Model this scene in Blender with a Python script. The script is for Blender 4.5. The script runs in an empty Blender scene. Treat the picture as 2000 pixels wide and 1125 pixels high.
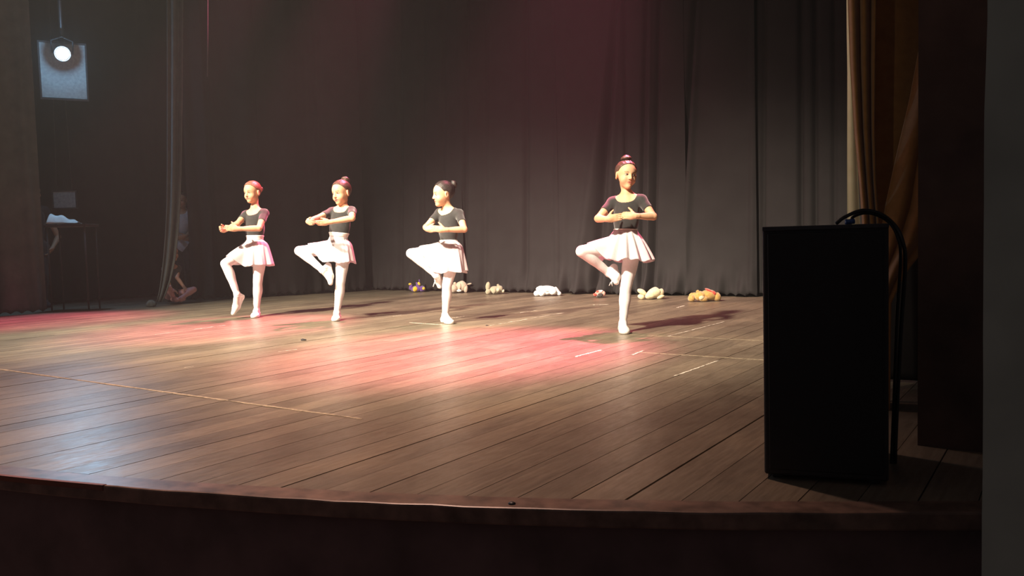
import bpy, math, random
import numpy as np
from mathutils import Matrix, Vector

random.seed(7); np.random.seed(7)
scene = bpy.context.scene
COL = scene.collection
PI = math.pi

# ------------------------------------------------------------------ camera
# stage axes: X along the stage front (right is +), Y upstage, Z up, stage floor at z = 0
FPX, CX, CY, CAMH = 1600.0, 1000.0, 562.5, 0.70
ROLL = math.atan(0.027)
YAW = math.atan(1100.0 / 1600.0)
PITCH = math.atan((562.5 - 469.0) * math.cos(ROLL) / FPX)
FW = np.array([-math.sin(YAW) * math.cos(PITCH), math.cos(YAW) * math.cos(PITCH), -math.sin(PITCH)])
_r0 = np.array([math.cos(YAW), math.sin(YAW), 0.0])
_u0 = np.cross(_r0, FW)
RT = math.cos(ROLL) * _r0 - math.sin(ROLL) * _u0
UP = math.cos(ROLL) * _u0 + math.sin(ROLL) * _r0
CAM = np.array([0, 0, CAMH])

cam_data = bpy.data.cameras.new('camera')
cam_data.sensor_fit = 'HORIZONTAL'; cam_data.sensor_width = 36.0
cam_data.lens = 36.0 * FPX / 2000.0
cam_data.clip_start = 0.05; cam_data.clip_end = 200
cam = bpy.data.objects.new('camera', cam_data); COL.objects.link(cam)
M = Matrix.Identity(4)
for i in range(3):
    M[i][0] = RT[i]; M[i][1] = UP[i]; M[i][2] = -FW[i]; M[i][3] = CAM[i]
cam.matrix_world = M
scene.camera = cam

def at(x, y, D):
    return CAM + (FW + RT * (x - CX) / FPX - UP * (y - CY) / FPX) * D
def onfloor(x, y, z=0.0):
    d = FW + RT * (x - CX) / FPX - UP * (y - CY) / FPX
    return CAM + d * ((z - CAMH) / d[2])
def depth(p):
    return float((np.asarray(p) - CAM) @ FW)

# ------------------------------------------------------------------ world, lights, exposure
world = bpy.data.worlds.new('world'); scene.world = world
world.use_nodes = True
_bg = world.node_tree.nodes['Background']
_bg.inputs[0].default_value = (0.62, 0.50, 0.52, 1); _bg.inputs[1].default_value = 0.09

scene.view_settings.view_transform = 'Standard'
scene.view_settings.look = 'None'
scene.view_settings.gamma = 1.0
scene.view_settings.use_curve_mapping = False
scene.view_settings.exposure = 0.0

def spot(name, loc, aim, watts, color, deg, blend=0.6, radius=0.12):
    l = bpy.data.lights.new(name, 'SPOT')
    l.energy = watts; l.color = color; l.spot_size = math.radians(deg); l.spot_blend = blend
    l.shadow_soft_size = radius
    o = bpy.data.objects.new(name, l); COL.objects.link(o)
    o.location = loc
    o.rotation_euler = (Vector(aim) - Vector(loc)).to_track_quat('-Z', 'Y').to_euler()
    return o
WARM = (1.0, 0.87, 0.67)
PINK = (1.0, 0.17, 0.29)
# front-of-house lanterns high in the auditorium
spot('front_lantern_light', (-6.7, -2.6, 6.9), (-6.2, 5.9, 0.0), 18000, WARM, 36, 1.0, 0.26)
spot('front_lantern_light', (-3.5, -2.6, 6.9), (-3.3, 6.0, 0.0), 13500, WARM, 36, 1.0, 0.26)
# pink lanterns on the bar over the stage, and an added pink fill
for bx_, ax_, ay_, wt, cn in ((-8.2, -8.7, 4.2, 6000, 22), (-6.4, -6.2, 4.55, 9000, 22), (-3.3, -3.25, 4.25, 12500, 23)):
    spot('bar_lantern_and_fill', (bx_, 7.9, 5.9), (ax_, ay_, 0.0), wt, PINK, cn, 0.9, 0.15)
spot('bar_lantern_and_fill', (-4.6, 7.6, 6.3), (-4.4, 6.7, 0.0), 950, PINK, 72, 1.0, 0.2)  # unseen wide pink fill, added to lift the shadows upstage
# dim warm lantern above the front of the stage
spot('bar_lantern_and_fill', (-4.0, 3.4, 6.4), (-3.7, 2.3, 0.0), 2600, (1.0, 0.60, 0.45), 60, 1.0, 0.15)

# ------------------------------------------------------------------ helpers: objects
def link_mesh(name, verts, faces, mat=None, parent=None, smooth=True, base=None):
    me = bpy.data.meshes.new(name)
    v = np.asarray(verts, dtype=np.float64)
    if base is not None:
        v = v - np.asarray(base)
    if isinstance(faces, np.ndarray):
        n, k = faces.shape
        me.vertices.add(len(v)); me.vertices.foreach_set('co', v.astype(np.float32).ravel())
        me.loops.add(n * k); me.loops.foreach_set('vertex_index', faces.astype(np.int32).ravel())
        me.polygons.add(n)
        me.polygons.foreach_set('loop_start', np.arange(0, n * k, k, dtype=np.int32))
        me.polygons.foreach_set('loop_total', np.full(n, k, dtype=np.int32))
        me.update(calc_edges=True); me.validate()
    else:
        me.from_pydata([tuple(a) for a in v], [], [tuple(f) for f in faces]); me.update()
    if smooth:
        me.polygons.foreach_set('use_smooth', np.ones(len(me.polygons), dtype=bool))
    o = bpy.data.objects.new(name, me); COL.objects.link(o)
    if mat: me.materials.append(mat)
    if parent: o.parent = parent
    return o

def tag(o, label=None, cat=None, group=None, kind=None):
    if label: o['label'] = label
    if cat: o['category'] = cat
    if group: o['group'] = group
    if kind: o['kind'] = kind
    return o

def empty(name, loc):
    o = bpy.data.objects.new(name, None); COL.objects.link(o)
    o.location = tuple(loc); o.empty_display_size = 0.1
    return o

BOXF = [(0, 3, 2, 1), (4, 5, 6, 7), (0, 1, 5, 4), (1, 2, 6, 5), (2, 3, 7, 6), (3, 0, 4, 7)]
def box_vf(x0, x1, y0, y1, z0, z1):
    return [(x0, y0, z0), (x1, y0, z0), (x1, y1, z0), (x0, y1, z0),
            (x0, y0, z1), (x1, y0, z1), (x1, y1, z1), (x0, y1, z1)], BOXF
def add_bevel(o, w, seg=2):
    m = o.modifiers.new('bevel', 'BEVEL'); m.width = w; m.segments = seg; m.limit_method = 'ANGLE'
    return o
def box_obj(name, x0, x1, y0, y1, z0, z1, mat, parent=None, bevel=0.0, base=None):
    v, f = box_vf(x0, x1, y0, y1, z0, z1)
    o = link_mesh(name, v, f, mat, parent, smooth=False, base=base)
    if bevel: add_bevel(o, bevel)
    return o

def tube_vf(pts, rad, n=8, closed=False):
    pts = [np.asarray(p, float) for p in pts]
    m = len(pts)
    rr = rad if hasattr(rad, '__len__') else [rad] * m
    V, F = [], []
    prev = None
    for i, p in enumerate(pts):
        a = pts[max(i - 1, 0)]; b = pts[min(i + 1, m - 1)]
        t = (b - a) / (np.linalg.norm(b - a) + 1e-9)
        if prev is None:
            u = np.cross(t, [0, 0, 1.0])
            if np.linalg.norm(u) < 1e-3: u = np.cross(t, [1.0, 0, 0])
        else:
            u = prev - t * (prev @ t)
        u /= np.linalg.norm(u); prev = u
        w = np.cross(t, u)
        for k in range(n):
            a_ = 2 * PI * k / n
            V.append(p + rr[i] * (math.cos(a_) * u + math.sin(a_) * w))
    for i in range(m - 1):
        for k in range(n):
            F.append((i * n + k, i * n + (k + 1) % n, (i + 1) * n + (k + 1) % n, (i + 1) * n + k))
    F.append(tuple(range(n))[::-1]); F.append(tuple((m - 1) * n + k for k in range(n)))
    return V, F
def tube_obj(name, pts, rad, mat, parent=None, n=8, base=None):
    v, f = tube_vf(pts, rad, n)
    return link_mesh(name, v, f, mat, parent, base=base)
def smooth_path(pts, n=24):
    pts = [np.asarray(p, float) for p in pts]
    P = [2 * pts[0] - pts[1]] + pts + [2 * pts[-1] - pts[-2]]
    out = []
    for i in range(1, len(P) - 2):
        for s in range(n // (len(pts) - 1) + 1):
            t = s / (n // (len(pts) - 1) + 1)
            a, b, c, d = P[i - 1], P[i], P[i + 1], P[i + 2]
            out.append(0.5 * (2 * b + (c - a) * t + (2 * a - 5 * b + 4 * c - d) * t * t + (3 * b - a - 3 * c + d) * t ** 3))
    out.append(pts[-1])
    return out

# ------------------------------------------------------------------ helpers: materials
def new_mat(name):
    m = bpy.data.materials.new(name); m.use_nodes = True
    nt = m.node_tree
    return m, nt, nt.nodes['Principled BSDF']
def N(nt, t, **kw):
    n = nt.nodes.new(t)
    for k, v in kw.items(): setattr(n, k, v)
    return n
def L(nt, a, b): nt.links.new(a, b)
def texco(nt, scale=(1, 1, 1), out='Object'):
    tc = N(nt, 'ShaderNodeTexCoord'); mp = N(nt, 'ShaderNodeMapping')
    mp.inputs['Scale'].default_value = scale
    L(nt, tc.outputs[out], mp.inputs['Vector'])
    return mp.outputs['Vector']
def noise(nt, vec, scale, detail=4, rough=0.55):
    n = N(nt, 'ShaderNodeTexNoise')
    n.inputs['Scale'].default_value = scale; n.inputs['Detail'].default_value = detail; n.inputs['Roughness'].default_value = rough
    L(nt, vec, n.inputs['Vector'])
    return n.outputs['Fac']
def ramp(nt, fac, stops):
    r = N(nt, 'ShaderNodeValToRGB')
    e = r.color_ramp.elements
    e[0].position, e[0].color = stops[0][0], (*stops[0][1], 1)
    e[1].position, e[1].color = stops[-1][0], (*stops[-1][1], 1)
    for p, c in stops[1:-1]:
        q = e.new(p); q.color = (*c, 1)
    L(nt, fac, r.inputs['Fac'])
    return r.outputs['Color']
def mixc(nt, fac, a, b, blend='MIX'):
    m = N(nt, 'ShaderNodeMix', data_type='RGBA', blend_type=blend)
    for sock, val in ((m.inputs[0], fac), (m.inputs[6], a), (m.inputs[7], b)):
        if hasattr(val, 'links'): L(nt, val, sock)
        elif isinstance(val, (int, float)): sock.default_value = val
        else: sock.default_value = (*val, 1)
    return m.outputs[2]
def bump(nt, bsdf, h, strength=0.3, dist=0.01):
    b = N(nt, 'ShaderNodeBump'); b.inputs['Strength'].default_value = strength; b.inputs['Distance'].default_value = dist
    L(nt, h, b.inputs['Height']); L(nt, b.outputs['Normal'], bsdf.inputs['Normal'])

def fabric_mat(name, c0, c1, scale=60, rough=0.85, sheen=0.2, bstr=0.15, vec_scale=(1, 1, 1)):
    m, nt, b = new_mat(name)
    v = texco(nt, vec_scale)
    f = noise(nt, v, scale, 5)
    L(nt, ramp(nt, f, [(0.3, c0), (0.7, c1)]), b.inputs['Base Color'])
    b.inputs['Roughness'].default_value = rough
    b.inputs['Sheen Weight'].default_value = sheen
    b.inputs['Specular IOR Level'].default_value = 0.25
    bump(nt, b, f, bstr, 0.004)
    return m
def plain_mat(name, c, rough=0.5, metal=0.0, var=0.15, scale=30):
    m, nt, b = new_mat(name)
    f = noise(nt, texco(nt), scale, 4)
    L(nt, ramp(nt, f, [(0.3, tuple(x * (1 - var) for x in c)), (0.7, tuple(min(1, x * (1 + var)) for x in c))]), b.inputs['Base Color'])
    b.inputs['Roughness'].default_value = rough; b.inputs['Metallic'].default_value = metal
    return m

MAT = {}
# worn dark stage planks
def plank_material():
    m, nt, b = new_mat('worn_stage_plank')
    oi = N(nt, 'ShaderNodeObjectInfo')
    grain = noise(nt, texco(nt, (26, 1.6, 26)), 3.0, 6, 0.6)
    wear = noise(nt, texco(nt, (1.0, 0.55, 1)), 2.2, 5, 0.62)
    fine = noise(nt, texco(nt, (9, 2.2, 9)), 6.0, 5, 0.7)
    c = ramp(nt, grain, [(0.25, (0.140, 0.112, 0.082)), (0.52, (0.192, 0.158, 0.118)), (0.80, (0.250, 0.210, 0.160))])
    w = ramp(nt, wear, [(0.32, (0.68, 0.64, 0.62)), (0.5, (0.95, 0.95, 0.95)), (0.68, (1.28, 1.25, 1.18))])
    c = mixc(nt, 1.0, c, w, 'MULTIPLY')
    tone = ramp(nt, oi.outputs['Random'], [(0.0, (0.80, 0.78, 0.76)), (1.0, (1.16, 1.14, 1.10))])
    c = mixc(nt, 1.0, c, tone, 'MULTIPLY')
    # pale scuffs left by shoes and scenery
    sc = noise(nt, texco(nt, (7, 1.7, 7)), 2.6, 7, 0.72)
    scm = ramp(nt, sc, [(0.70, (0, 0, 0)), (0.76, (1, 1, 1))])
    c = mixc(nt, mixc(nt, 1.0, scm, (0.45, 0.45, 0.45), 'MULTIPLY'), c, (0.42, 0.36, 0.29))
    L(nt, c, b.inputs['Base Color'])
    L(nt, ramp(nt, fine, [(0.3, (0.30, 0.30, 0.30)), (0.7, (0.48, 0.48, 0.48))]), b.inputs['Roughness'])
    b.inputs['Specular IOR Level'].default_value = 0.5
    bump(nt, b, fine, 0.12, 0.003)
    return m
MAT['plank'] = plank_material()
MAT['subfloor'] = plain_mat('dark_subfloor', (0.012, 0.009, 0.007), 0.9)
MAT['fascia'] = plain_mat('dark_fascia', (0.125, 0.082, 0.080), 0.8, 0, 0.35, 5)
MAT['nosing'] = plain_mat('worn_nosing', (0.15, 0.095, 0.072), 0.4, 0, 0.5, 14)
MAT['red_tape'] = plain_mat('red_edge_paint', (0.17, 0.05, 0.025), 0.6)
MAT['tape'] = plain_mat('rubbed_tape', (0.34, 0.28, 0.19), 0.7, 0, 0.5, 40)
MAT['chalk'] = plain_mat('pale_paint', (0.62, 0.57, 0.47), 0.8, 0, 0.4, 60)
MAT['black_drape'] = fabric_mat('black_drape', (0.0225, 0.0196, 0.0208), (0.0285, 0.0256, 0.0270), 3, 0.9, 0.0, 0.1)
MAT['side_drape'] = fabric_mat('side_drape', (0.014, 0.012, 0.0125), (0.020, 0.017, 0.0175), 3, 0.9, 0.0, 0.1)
MAT['leg_drape'] = fabric_mat('grey_leg_drape', (0.072, 0.086, 0.084), (0.105, 0.122, 0.118), 5, 0.9, 0.0, 0.1)
MAT['gold_drape'] = fabric_mat('gold_velvet', (0.24, 0.115, 0.030), (0.31, 0.155, 0.044), 25, 0.75, 0.5, 0.1)
MAT['lit_edge'] = fabric_mat('pale_lit_edge', (0.74, 0.68, 0.44), (0.82, 0.76, 0.52), 20, 0.9, 0.1, 0.05)  # pale colour stands for stage light on the curtain's inner edge
MAT['proscenium'] = plain_mat('dark_brown_proscenium', (0.11, 0.066, 0.050), 0.7, 0, 0.3, 6)
MAT['wall'] = plain_mat('grey_green_plaster', (0.36, 0.42, 0.36), 0.9, 0, 0.12, 6)
MAT['cabinet'] = plain_mat('black_cabinet', (0.018, 0.016, 0.016), 0.6, 0, 0.2, 120)
MAT['grille'] = plain_mat('black_grille', (0.012, 0.011, 0.011), 0.5, 0.3)
MAT['cable'] = plain_mat('black_cable', (0.012, 0.012, 0.012), 0.45)
MAT['blue'] = plain_mat('blue_plastic', (0.03, 0.09, 0.30), 0.4)
MAT['metal'] = plain_mat('dark_metal', (0.05, 0.05, 0.055), 0.45, 0.6)
MAT['pale_panel'] = plain_mat('pale_grey_panel', (0.26, 0.29, 0.30), 0.6)
MAT['rope'] = plain_mat('pale_rope', (0.06, 0.058, 0.06), 0.8)
MAT['black_knit'] = fabric_mat('black_leotard_cloth', (0.023, 0.0225, 0.0225), (0.032, 0.0315, 0.0315), 40, 0.8, 0.35, 0.05)
MAT['tights'] = fabric_mat('white_pink_tights', (0.80, 0.73, 0.73), (0.86, 0.79, 0.79), 90, 0.75, 0.2, 0.03)
MAT['shoe'] = fabric_mat('white_ballet_shoe', (0.78, 0.70, 0.66), (0.86, 0.78, 0.74), 60, 0.6, 0.1, 0.03)
MAT['white_cloth'] = fabric_mat('white_cloth', (0.66, 0.66, 0.66), (0.78, 0.78, 0.78), 30, 0.85, 0.1, 0.1)
MAT['grey_shirt'] = fabric_mat('pale_grey_shirt', (0.45, 0.46, 0.50), (0.58, 0.59, 0.63), 20, 0.85, 0.1, 0.1)
MAT['dark_cloth'] = fabric_mat('dark_cloth', (0.022, 0.02, 0.022), (0.035, 0.03, 0.032), 20, 0.85, 0.1, 0.1)
MAT['pink_tights'] = fabric_mat('pink_tights', (0.60, 0.30, 0.29), (0.68, 0.37, 0.35), 40, 0.8, 0.1, 0.05)
MAT['eye_white'] = plain_mat('eye_white', (0.50, 0.45, 0.41), 0.3)
MAT['iris'] = plain_mat('dark_iris', (0.035, 0.02, 0.012), 0.25)

def sheer_mat():
    m, nt, b = new_mat('sheer_white_skirt')
    out = nt.nodes['Material Output']
    f = noise(nt, texco(nt), 70, 4)
    col = ramp(nt, f, [(0.3, (0.80, 0.72, 0.74)), (0.7, (0.87, 0.79, 0.81))])
    L(nt, col, b.inputs['Base Color']); b.inputs['Roughness'].default_value = 0.7; b.inputs['Sheen Weight'].default_value = 0.2
    tl = N(nt, 'ShaderNodeBsdfTranslucent'); L(nt, col, tl.inputs['Color'])
    tr = N(nt, 'ShaderNodeBsdfTransparent')
    m1 = N(nt, 'ShaderNodeMixShader'); m1.inputs[0].default_value = 0.22
    L(nt, b.outputs[0], m1.inputs[1]); L(nt, tl.outputs[0], m1.inputs[2])
    m2 = N(nt, 'ShaderNodeMixShader'); m2.inputs[0].default_value = 0.13
    L(nt, m1.outputs[0], m2.inputs[1]); L(nt, tr.outputs[0], m2.inputs[2])
    L(nt, m2.outputs[0], out.inputs['Surface'])
    return m
MAT['sheer'] = sheer_mat()

def skin_mat():
    m, nt, b = new_mat('skin')
    at_ = N(nt, 'ShaderNodeAttribute'); at_.attribute_name = 'tint'
    f = noise(nt, texco(nt), 90, 3)
    v = ramp(nt, f, [(0.3, (0.96, 0.95, 0.94)), (0.7, (1.03, 1.03, 1.03))])
    L(nt, mixc(nt, 1.0, at_.outputs['Color'], v, 'MULTIPLY'), b.inputs['Base Color'])
    b.inputs['Roughness'].default_value = 0.55
    b.inputs['Specular IOR Level'].default_value = 0.35
    b.inputs['Subsurface Weight'].default_value = 0.08
    b.inputs['Subsurface Radius'].default_value = (0.02, 0.008, 0.004)
    return m
MAT['skin'] = skin_mat()

def hair_mat(name, c):
    m, nt, b = new_mat(name)
    f = noise(nt, texco(nt, (18, 18, 90)), 3.0, 5)
    L(nt, ramp(nt, f, [(0.3, tuple(x * 0.6 for x in c)), (0.7, tuple(x * 1.5 for x in c))]), b.inputs['Base Color'])
    b.inputs['Roughness'].default_value = 0.38
    bump(nt, b, f, 0.5, 0.006)
    return m
MAT['hair_brown'] = hair_mat('brown_hair', (0.20, 0.09, 0.05))
MAT['hair_dark'] = hair_mat('dark_brown_hair', (0.085, 0.042, 0.03))
MAT['hair_black'] = hair_mat('black_hair', (0.03, 0.022, 0.02))

# ------------------------------------------------------------------ the stage
SCX, SCY, SR = -4.9, 9.84, 8.9            # circle of the curved stage front
def front(x, inset=0.0):
    r = SR - inset
    return SCY - math.sqrt(max(r * r - (x - SCX) ** 2, 0.01))
XL, XR, YB = -12.2, 1.6, 9.35
floor = empty('floor', (0, 0, 0)); tag(floor, 'dark worn wooden plank stage floor with a curved front', kind='structure')
# dark sub-floor under the gaps
xs = np.linspace(XL, XR, 70)
V = []; F = []
for x in xs:
    V += [(x, front(x, 0.075), -0.03), (x, YB, -0.03), (x, YB, -0.25), (x, front(x, 0.075), -0.25)]
for i in range(len(xs) - 1):
    a, b = i * 4, i * 4 + 4
    for k in range(4):
        F.append((a + k, b + k, b + (k + 1) % 4, a + (k + 1) % 4))
link_mesh('subfloor', V, F, MAT['subfloor'], floor, smooth=False)
PW = 0.131
n0 = math.floor((XL + 0.85) / PW); n1 = math.floor((XR + 0.85) / PW)
rp = random.Random(3)
for n in range(n0, n1):
    x0 = -0.85 + n * PW; x1 = x0 + PW
    g0 = rp.choice([0.0010, 0.0014, 0.0020, 0.0032]); g1 = rp.choice([0.0010, 0.0014, 0.0020, 0.0030])
    cuts = sorted([rp.uniform(3.0, 5.3), rp.uniform(6.0, 8.0)]) if n % 2 else [rp.uniform(4.2, 6.6)]
    ends = [None] + cuts + [YB]
    for s in range(len(ends) - 1):
        ya0 = front(x0, 0.075) if s == 0 else ends[s] + 0.0012
        ya1 = front(x1, 0.075) if s == 0 else ends[s] + 0.0012
        yb = ends[s + 1] - 0.0012
        z = rp.uniform(-0.0012, 0.0)
        v = [(x0 + g0, ya0, -0.028), (x1 - g1, ya1, -0.028), (x1 - g1, yb, -0.028), (x0 + g0, yb, -0.028),
             (x0 + g0, ya0, z), (x1 - g1, ya1, z), (x1 - g1, yb, z), (x0 + g0, yb, z)]
        link_mesh('plank', v, BOXF, MAT['plank'], floor, smooth=False)
# curved nosing along the front edge
def arc_strip(name, x0, x1, in0, in1, z0, z1, mat, parent=None, n=60, wob=0.0):
    V, F = [], []
    for i in range(n + 1):
        x = x0 + (x1 - x0) * i / n
        w = wob * (rp.random() - 0.5)
        V += [(x, front(x, in0) + w, z0), (x, front(x, in1), z0), (x, front(x, in1), z1 + w * 0.3), (x, front(x, in0) + w, z1 + w * 0.3)]
    for i in range(n):
        a, b = i * 4, i * 4 + 4
        for k in range(4):
            F.append((a + k, a + (k + 1) % 4, b + (k + 1) % 4, b + k))
    F.append((0, 3, 2, 1)); F.append((n * 4, n * 4 + 1, n * 4 + 2, n * 4 + 3))
    return link_mesh(name, V, F, mat, parent, smooth=False)
nos = arc_strip('trim_1', XL, 1.4, -0.02, 0.073, -0.045, 0.003, MAT['nosing'], None, 160, 0.006)
tag(nos, 'worn dark wooden nosing along the curved stage edge', kind='structure'); add_bevel(nos, 0.006)
red = arc_strip('edge_strip', -4.2, -2.38, -0.023, -0.010, -0.012, 0.0045, MAT['red_tape'], None, 40)
tag(red, 'red strip along the stage edge at the far left', 'edge strip')
fas = arc_strip('wall_front', XL, 1.4, 0.02, 0.06, -1.1, -0.045, MAT['fascia'], None, 420)
tag(fas, 'dark front wall below the stage edge', kind='structure')
gnd = box_obj('ground', -14, 4, -8, 3.2, -1.2, -1.1, MAT['fascia']); tag(gnd, 'dark auditorium floor below the stage', kind='structure')
gnd.name = 'floor_auditorium'
for k, (px, py) in enumerate([(980, 996)]):
    p = onfloor(px, py); p[1] = front(p[0], 0.012); p[2] = 0.003
    v = []; f = []
    for ring, (r, z) in enumerate([(0.010, 0.0), (0.010, 0.002), (0.006, 0.005), (0.001, 0.0055)]):
        for a in range(10):
            v.append((p[0] + r * math.cos(a * PI / 5), p[1] + r * math.sin(a * PI / 5), p[2] + z))
    for ring in range(3):
        for a in range(10):
            f.append((ring * 10 + a, ring * 10 + (a + 1) % 10, ring * 10 + 10 + (a + 1) % 10, ring * 10 + 10 + a))
    f.append(tuple(range(30, 40)))
    link_mesh('bolt', v, f, MAT['metal'], nos)

# marks on the boards: rubbed tape lines and chips of pale paint
def strip(name, p0, p1, w, mat, label, cat, group, ragged=0.35, n=26, gaps=0.0):
    p0 = np.array([p0[0], p0[1], 0.0]); p1 = np.array([p1[0], p1[1], 0.0])
    d = (p1 - p0); Ln = np.linalg.norm(d); d /= Ln; q = np.array([-d[1], d[0], 0])
    V, F = [], []
    rr = random.Random(hash(label) % 1000 if False else sum(map(ord, label)))
    for i in range(n + 1):
        c = p0 + d * Ln * i / n
        a = w / 2 * (1 - ragged * rr.random()); b = w / 2 * (1 - ragged * rr.random())
        if rr.random() < gaps: a = b = w * 0.06
        for s, z in ((-a, 0.0002), (b, 0.0002), (b, 0.0012), (-a, 0.0012)):
            V.append(c + q * s + np.array([0, 0, z]))
    for i in range(n):
        a, b = i * 4, i * 4 + 4
        for k in range(4):
            F.append((a + k, a + (k + 1) % 4, b + (k + 1) % 4, b + k))
    F.append((0, 3, 2, 1)); F.append((n * 4, n * 4 + 1, n * 4 + 2, n * 4 + 3))
    o = link_mesh(name, V, F, mat, None, smooth=False)
    return tag(o, label, cat, group)
G1, G2 = 'rubbed tape lines across the boards', 'pale paint chips along the board seams'
strip('tape_line', (-6.2, 2.30), (-2.35, 2.33), 0.024, MAT['tape'], 'long faint tape line across the boards near the front left', 'tape', G1, 0.5, 60, 0.15)
strip('tape_line', (-2.20, 4.50), (-1.10, 4.49), 0.014, MAT['tape'], 'tape line across the boards running up to the loudspeaker', 'tape', G1)
strip('tape_line', (-2.62, 5.29), (-1.20, 5.32), 0.010, MAT['tape'], 'thin tape line across the boards right of the rightmost dancer foot', 'tape', G1, 0.6, 30, 0.3)
def pxstrip(a, b, w, label, gaps=0.2):
    strip('paint_chip', onfloor(*a)[:2], onfloor(*b)[:2], w, MAT['chalk'], label, 'paint mark', G2, 0.8, 24, gaps)
pxstrip((1304, 657), (1414, 628.6), 0.016, 'broken pale seam mark right of the rightmost dancer standing foot', 0.3)
pxstrip((1316, 735), (1404, 704), 0.018, 'broken pale seam mark in front of the tape line by the loudspeaker', 0.3)
pxstrip((1124, 697), (1174, 684), 0.026, 'bright pale streak in the pink pool left of the rightmost dancer', 0.0)
pxstrip((1236, 693), (1256, 685), 0.020, 'short pale chip below the rightmost dancer standing foot', 0.2)
pxstrip((958, 636), (1100, 611), 0.020, 'long broken pale seam mark between the two right-hand dancers', 0.25)
pxstrip((1016, 611), (1049, 606), 0.020, 'short pale dash upstage between the two right-hand dancers', 0.0)
pxstrip((883, 621), (908, 617.5), 0.014, 'short pale dash right of the third dancer standing foot', 0.0)
pxstrip((800, 630), (864, 634.5), 0.012, 'thin pale scratch leading left from the third dancer foot', 0.1)
pxstrip((768, 618), (785, 615), 0.012, 'tiny pale dash on the boards left of the third dancer', 0.0)
pxstrip((304, 653.6), (440, 635.5), 0.018, 'long pale seam line on the red-lit boards below the leftmost dancer', 0.2)
pxstrip((544, 687), (580, 682.5), 0.012, 'small pale dash on the boards below the second dancer', 0.1)
pxstrip((1158, 595.5), (1189, 594.5), 0.03, 'pale rubbed patch on the boards below the smallest toy', 0.3)
pxstrip((1322, 601), (1336, 597), 0.03, 'pale rubbed patch on the boards below the golden bear', 0.3)
pxstrip((360, 718), (378, 716), 0.010, 'small pale dash on the front boards at left', 0.0)
for (px, py, lab) in ((592, 665, 'small dark scrap lying on the boards below the first two dancers'), (951, 636, 'tiny dark crumb on the boards at a pale seam')):
    c = onfloor(px, py); sz = 0.026 if px < 900 else 0.013
    v = [(c[0] + sz * math.cos(a) * (1 + 0.4 * math.sin(3 * a)), c[1] + sz * 0.6 * math.sin(a), z) for z in (0.0005, 0.008 if px < 900 else 0.004) for a in np.linspace(0, 2 * PI, 9)[:-1]]
    v += [(c[0] - 0.2 * sz, c[1], 0.015 if px < 900 else 0.007)]
    f = [(k, (k + 1) % 8, 8 + (k + 1) % 8, 8 + k) for k in range(8)] + [(8 + k, 8 + (k + 1) % 8, 16) for k in range(8)] + [tuple(range(8))[::-1]]
    tag(link_mesh('scrap', v, f, MAT['dark_cloth']), lab, 'scrap', 'scraps on the boards')

# thin stage haze in the air of the hall
def haze():
    m = bpy.data.materials.new('thin_haze'); m.use_nodes = True; nt = m.node_tree
    nt.nodes.remove(nt.nodes['Principled BSDF'])
    vs = N(nt, 'ShaderNodeVolumeScatter'); vs.inputs['Density'].default_value = 0.0029; vs.inputs['Anisotropy'].default_value = 0.1
    vs.inputs['Color'].default_value = (1, 1, 1, 1)
    L(nt, vs.outputs[0], nt.nodes['Material Output'].inputs['Volume'])
    o = box_obj('haze', -13.5, 3.5, -7.8, 9.6, -1.05, 7.0, m)
    tag(o, 'thin stage haze filling the air of the hall', 'haze', kind='stuff')
haze()

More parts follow.
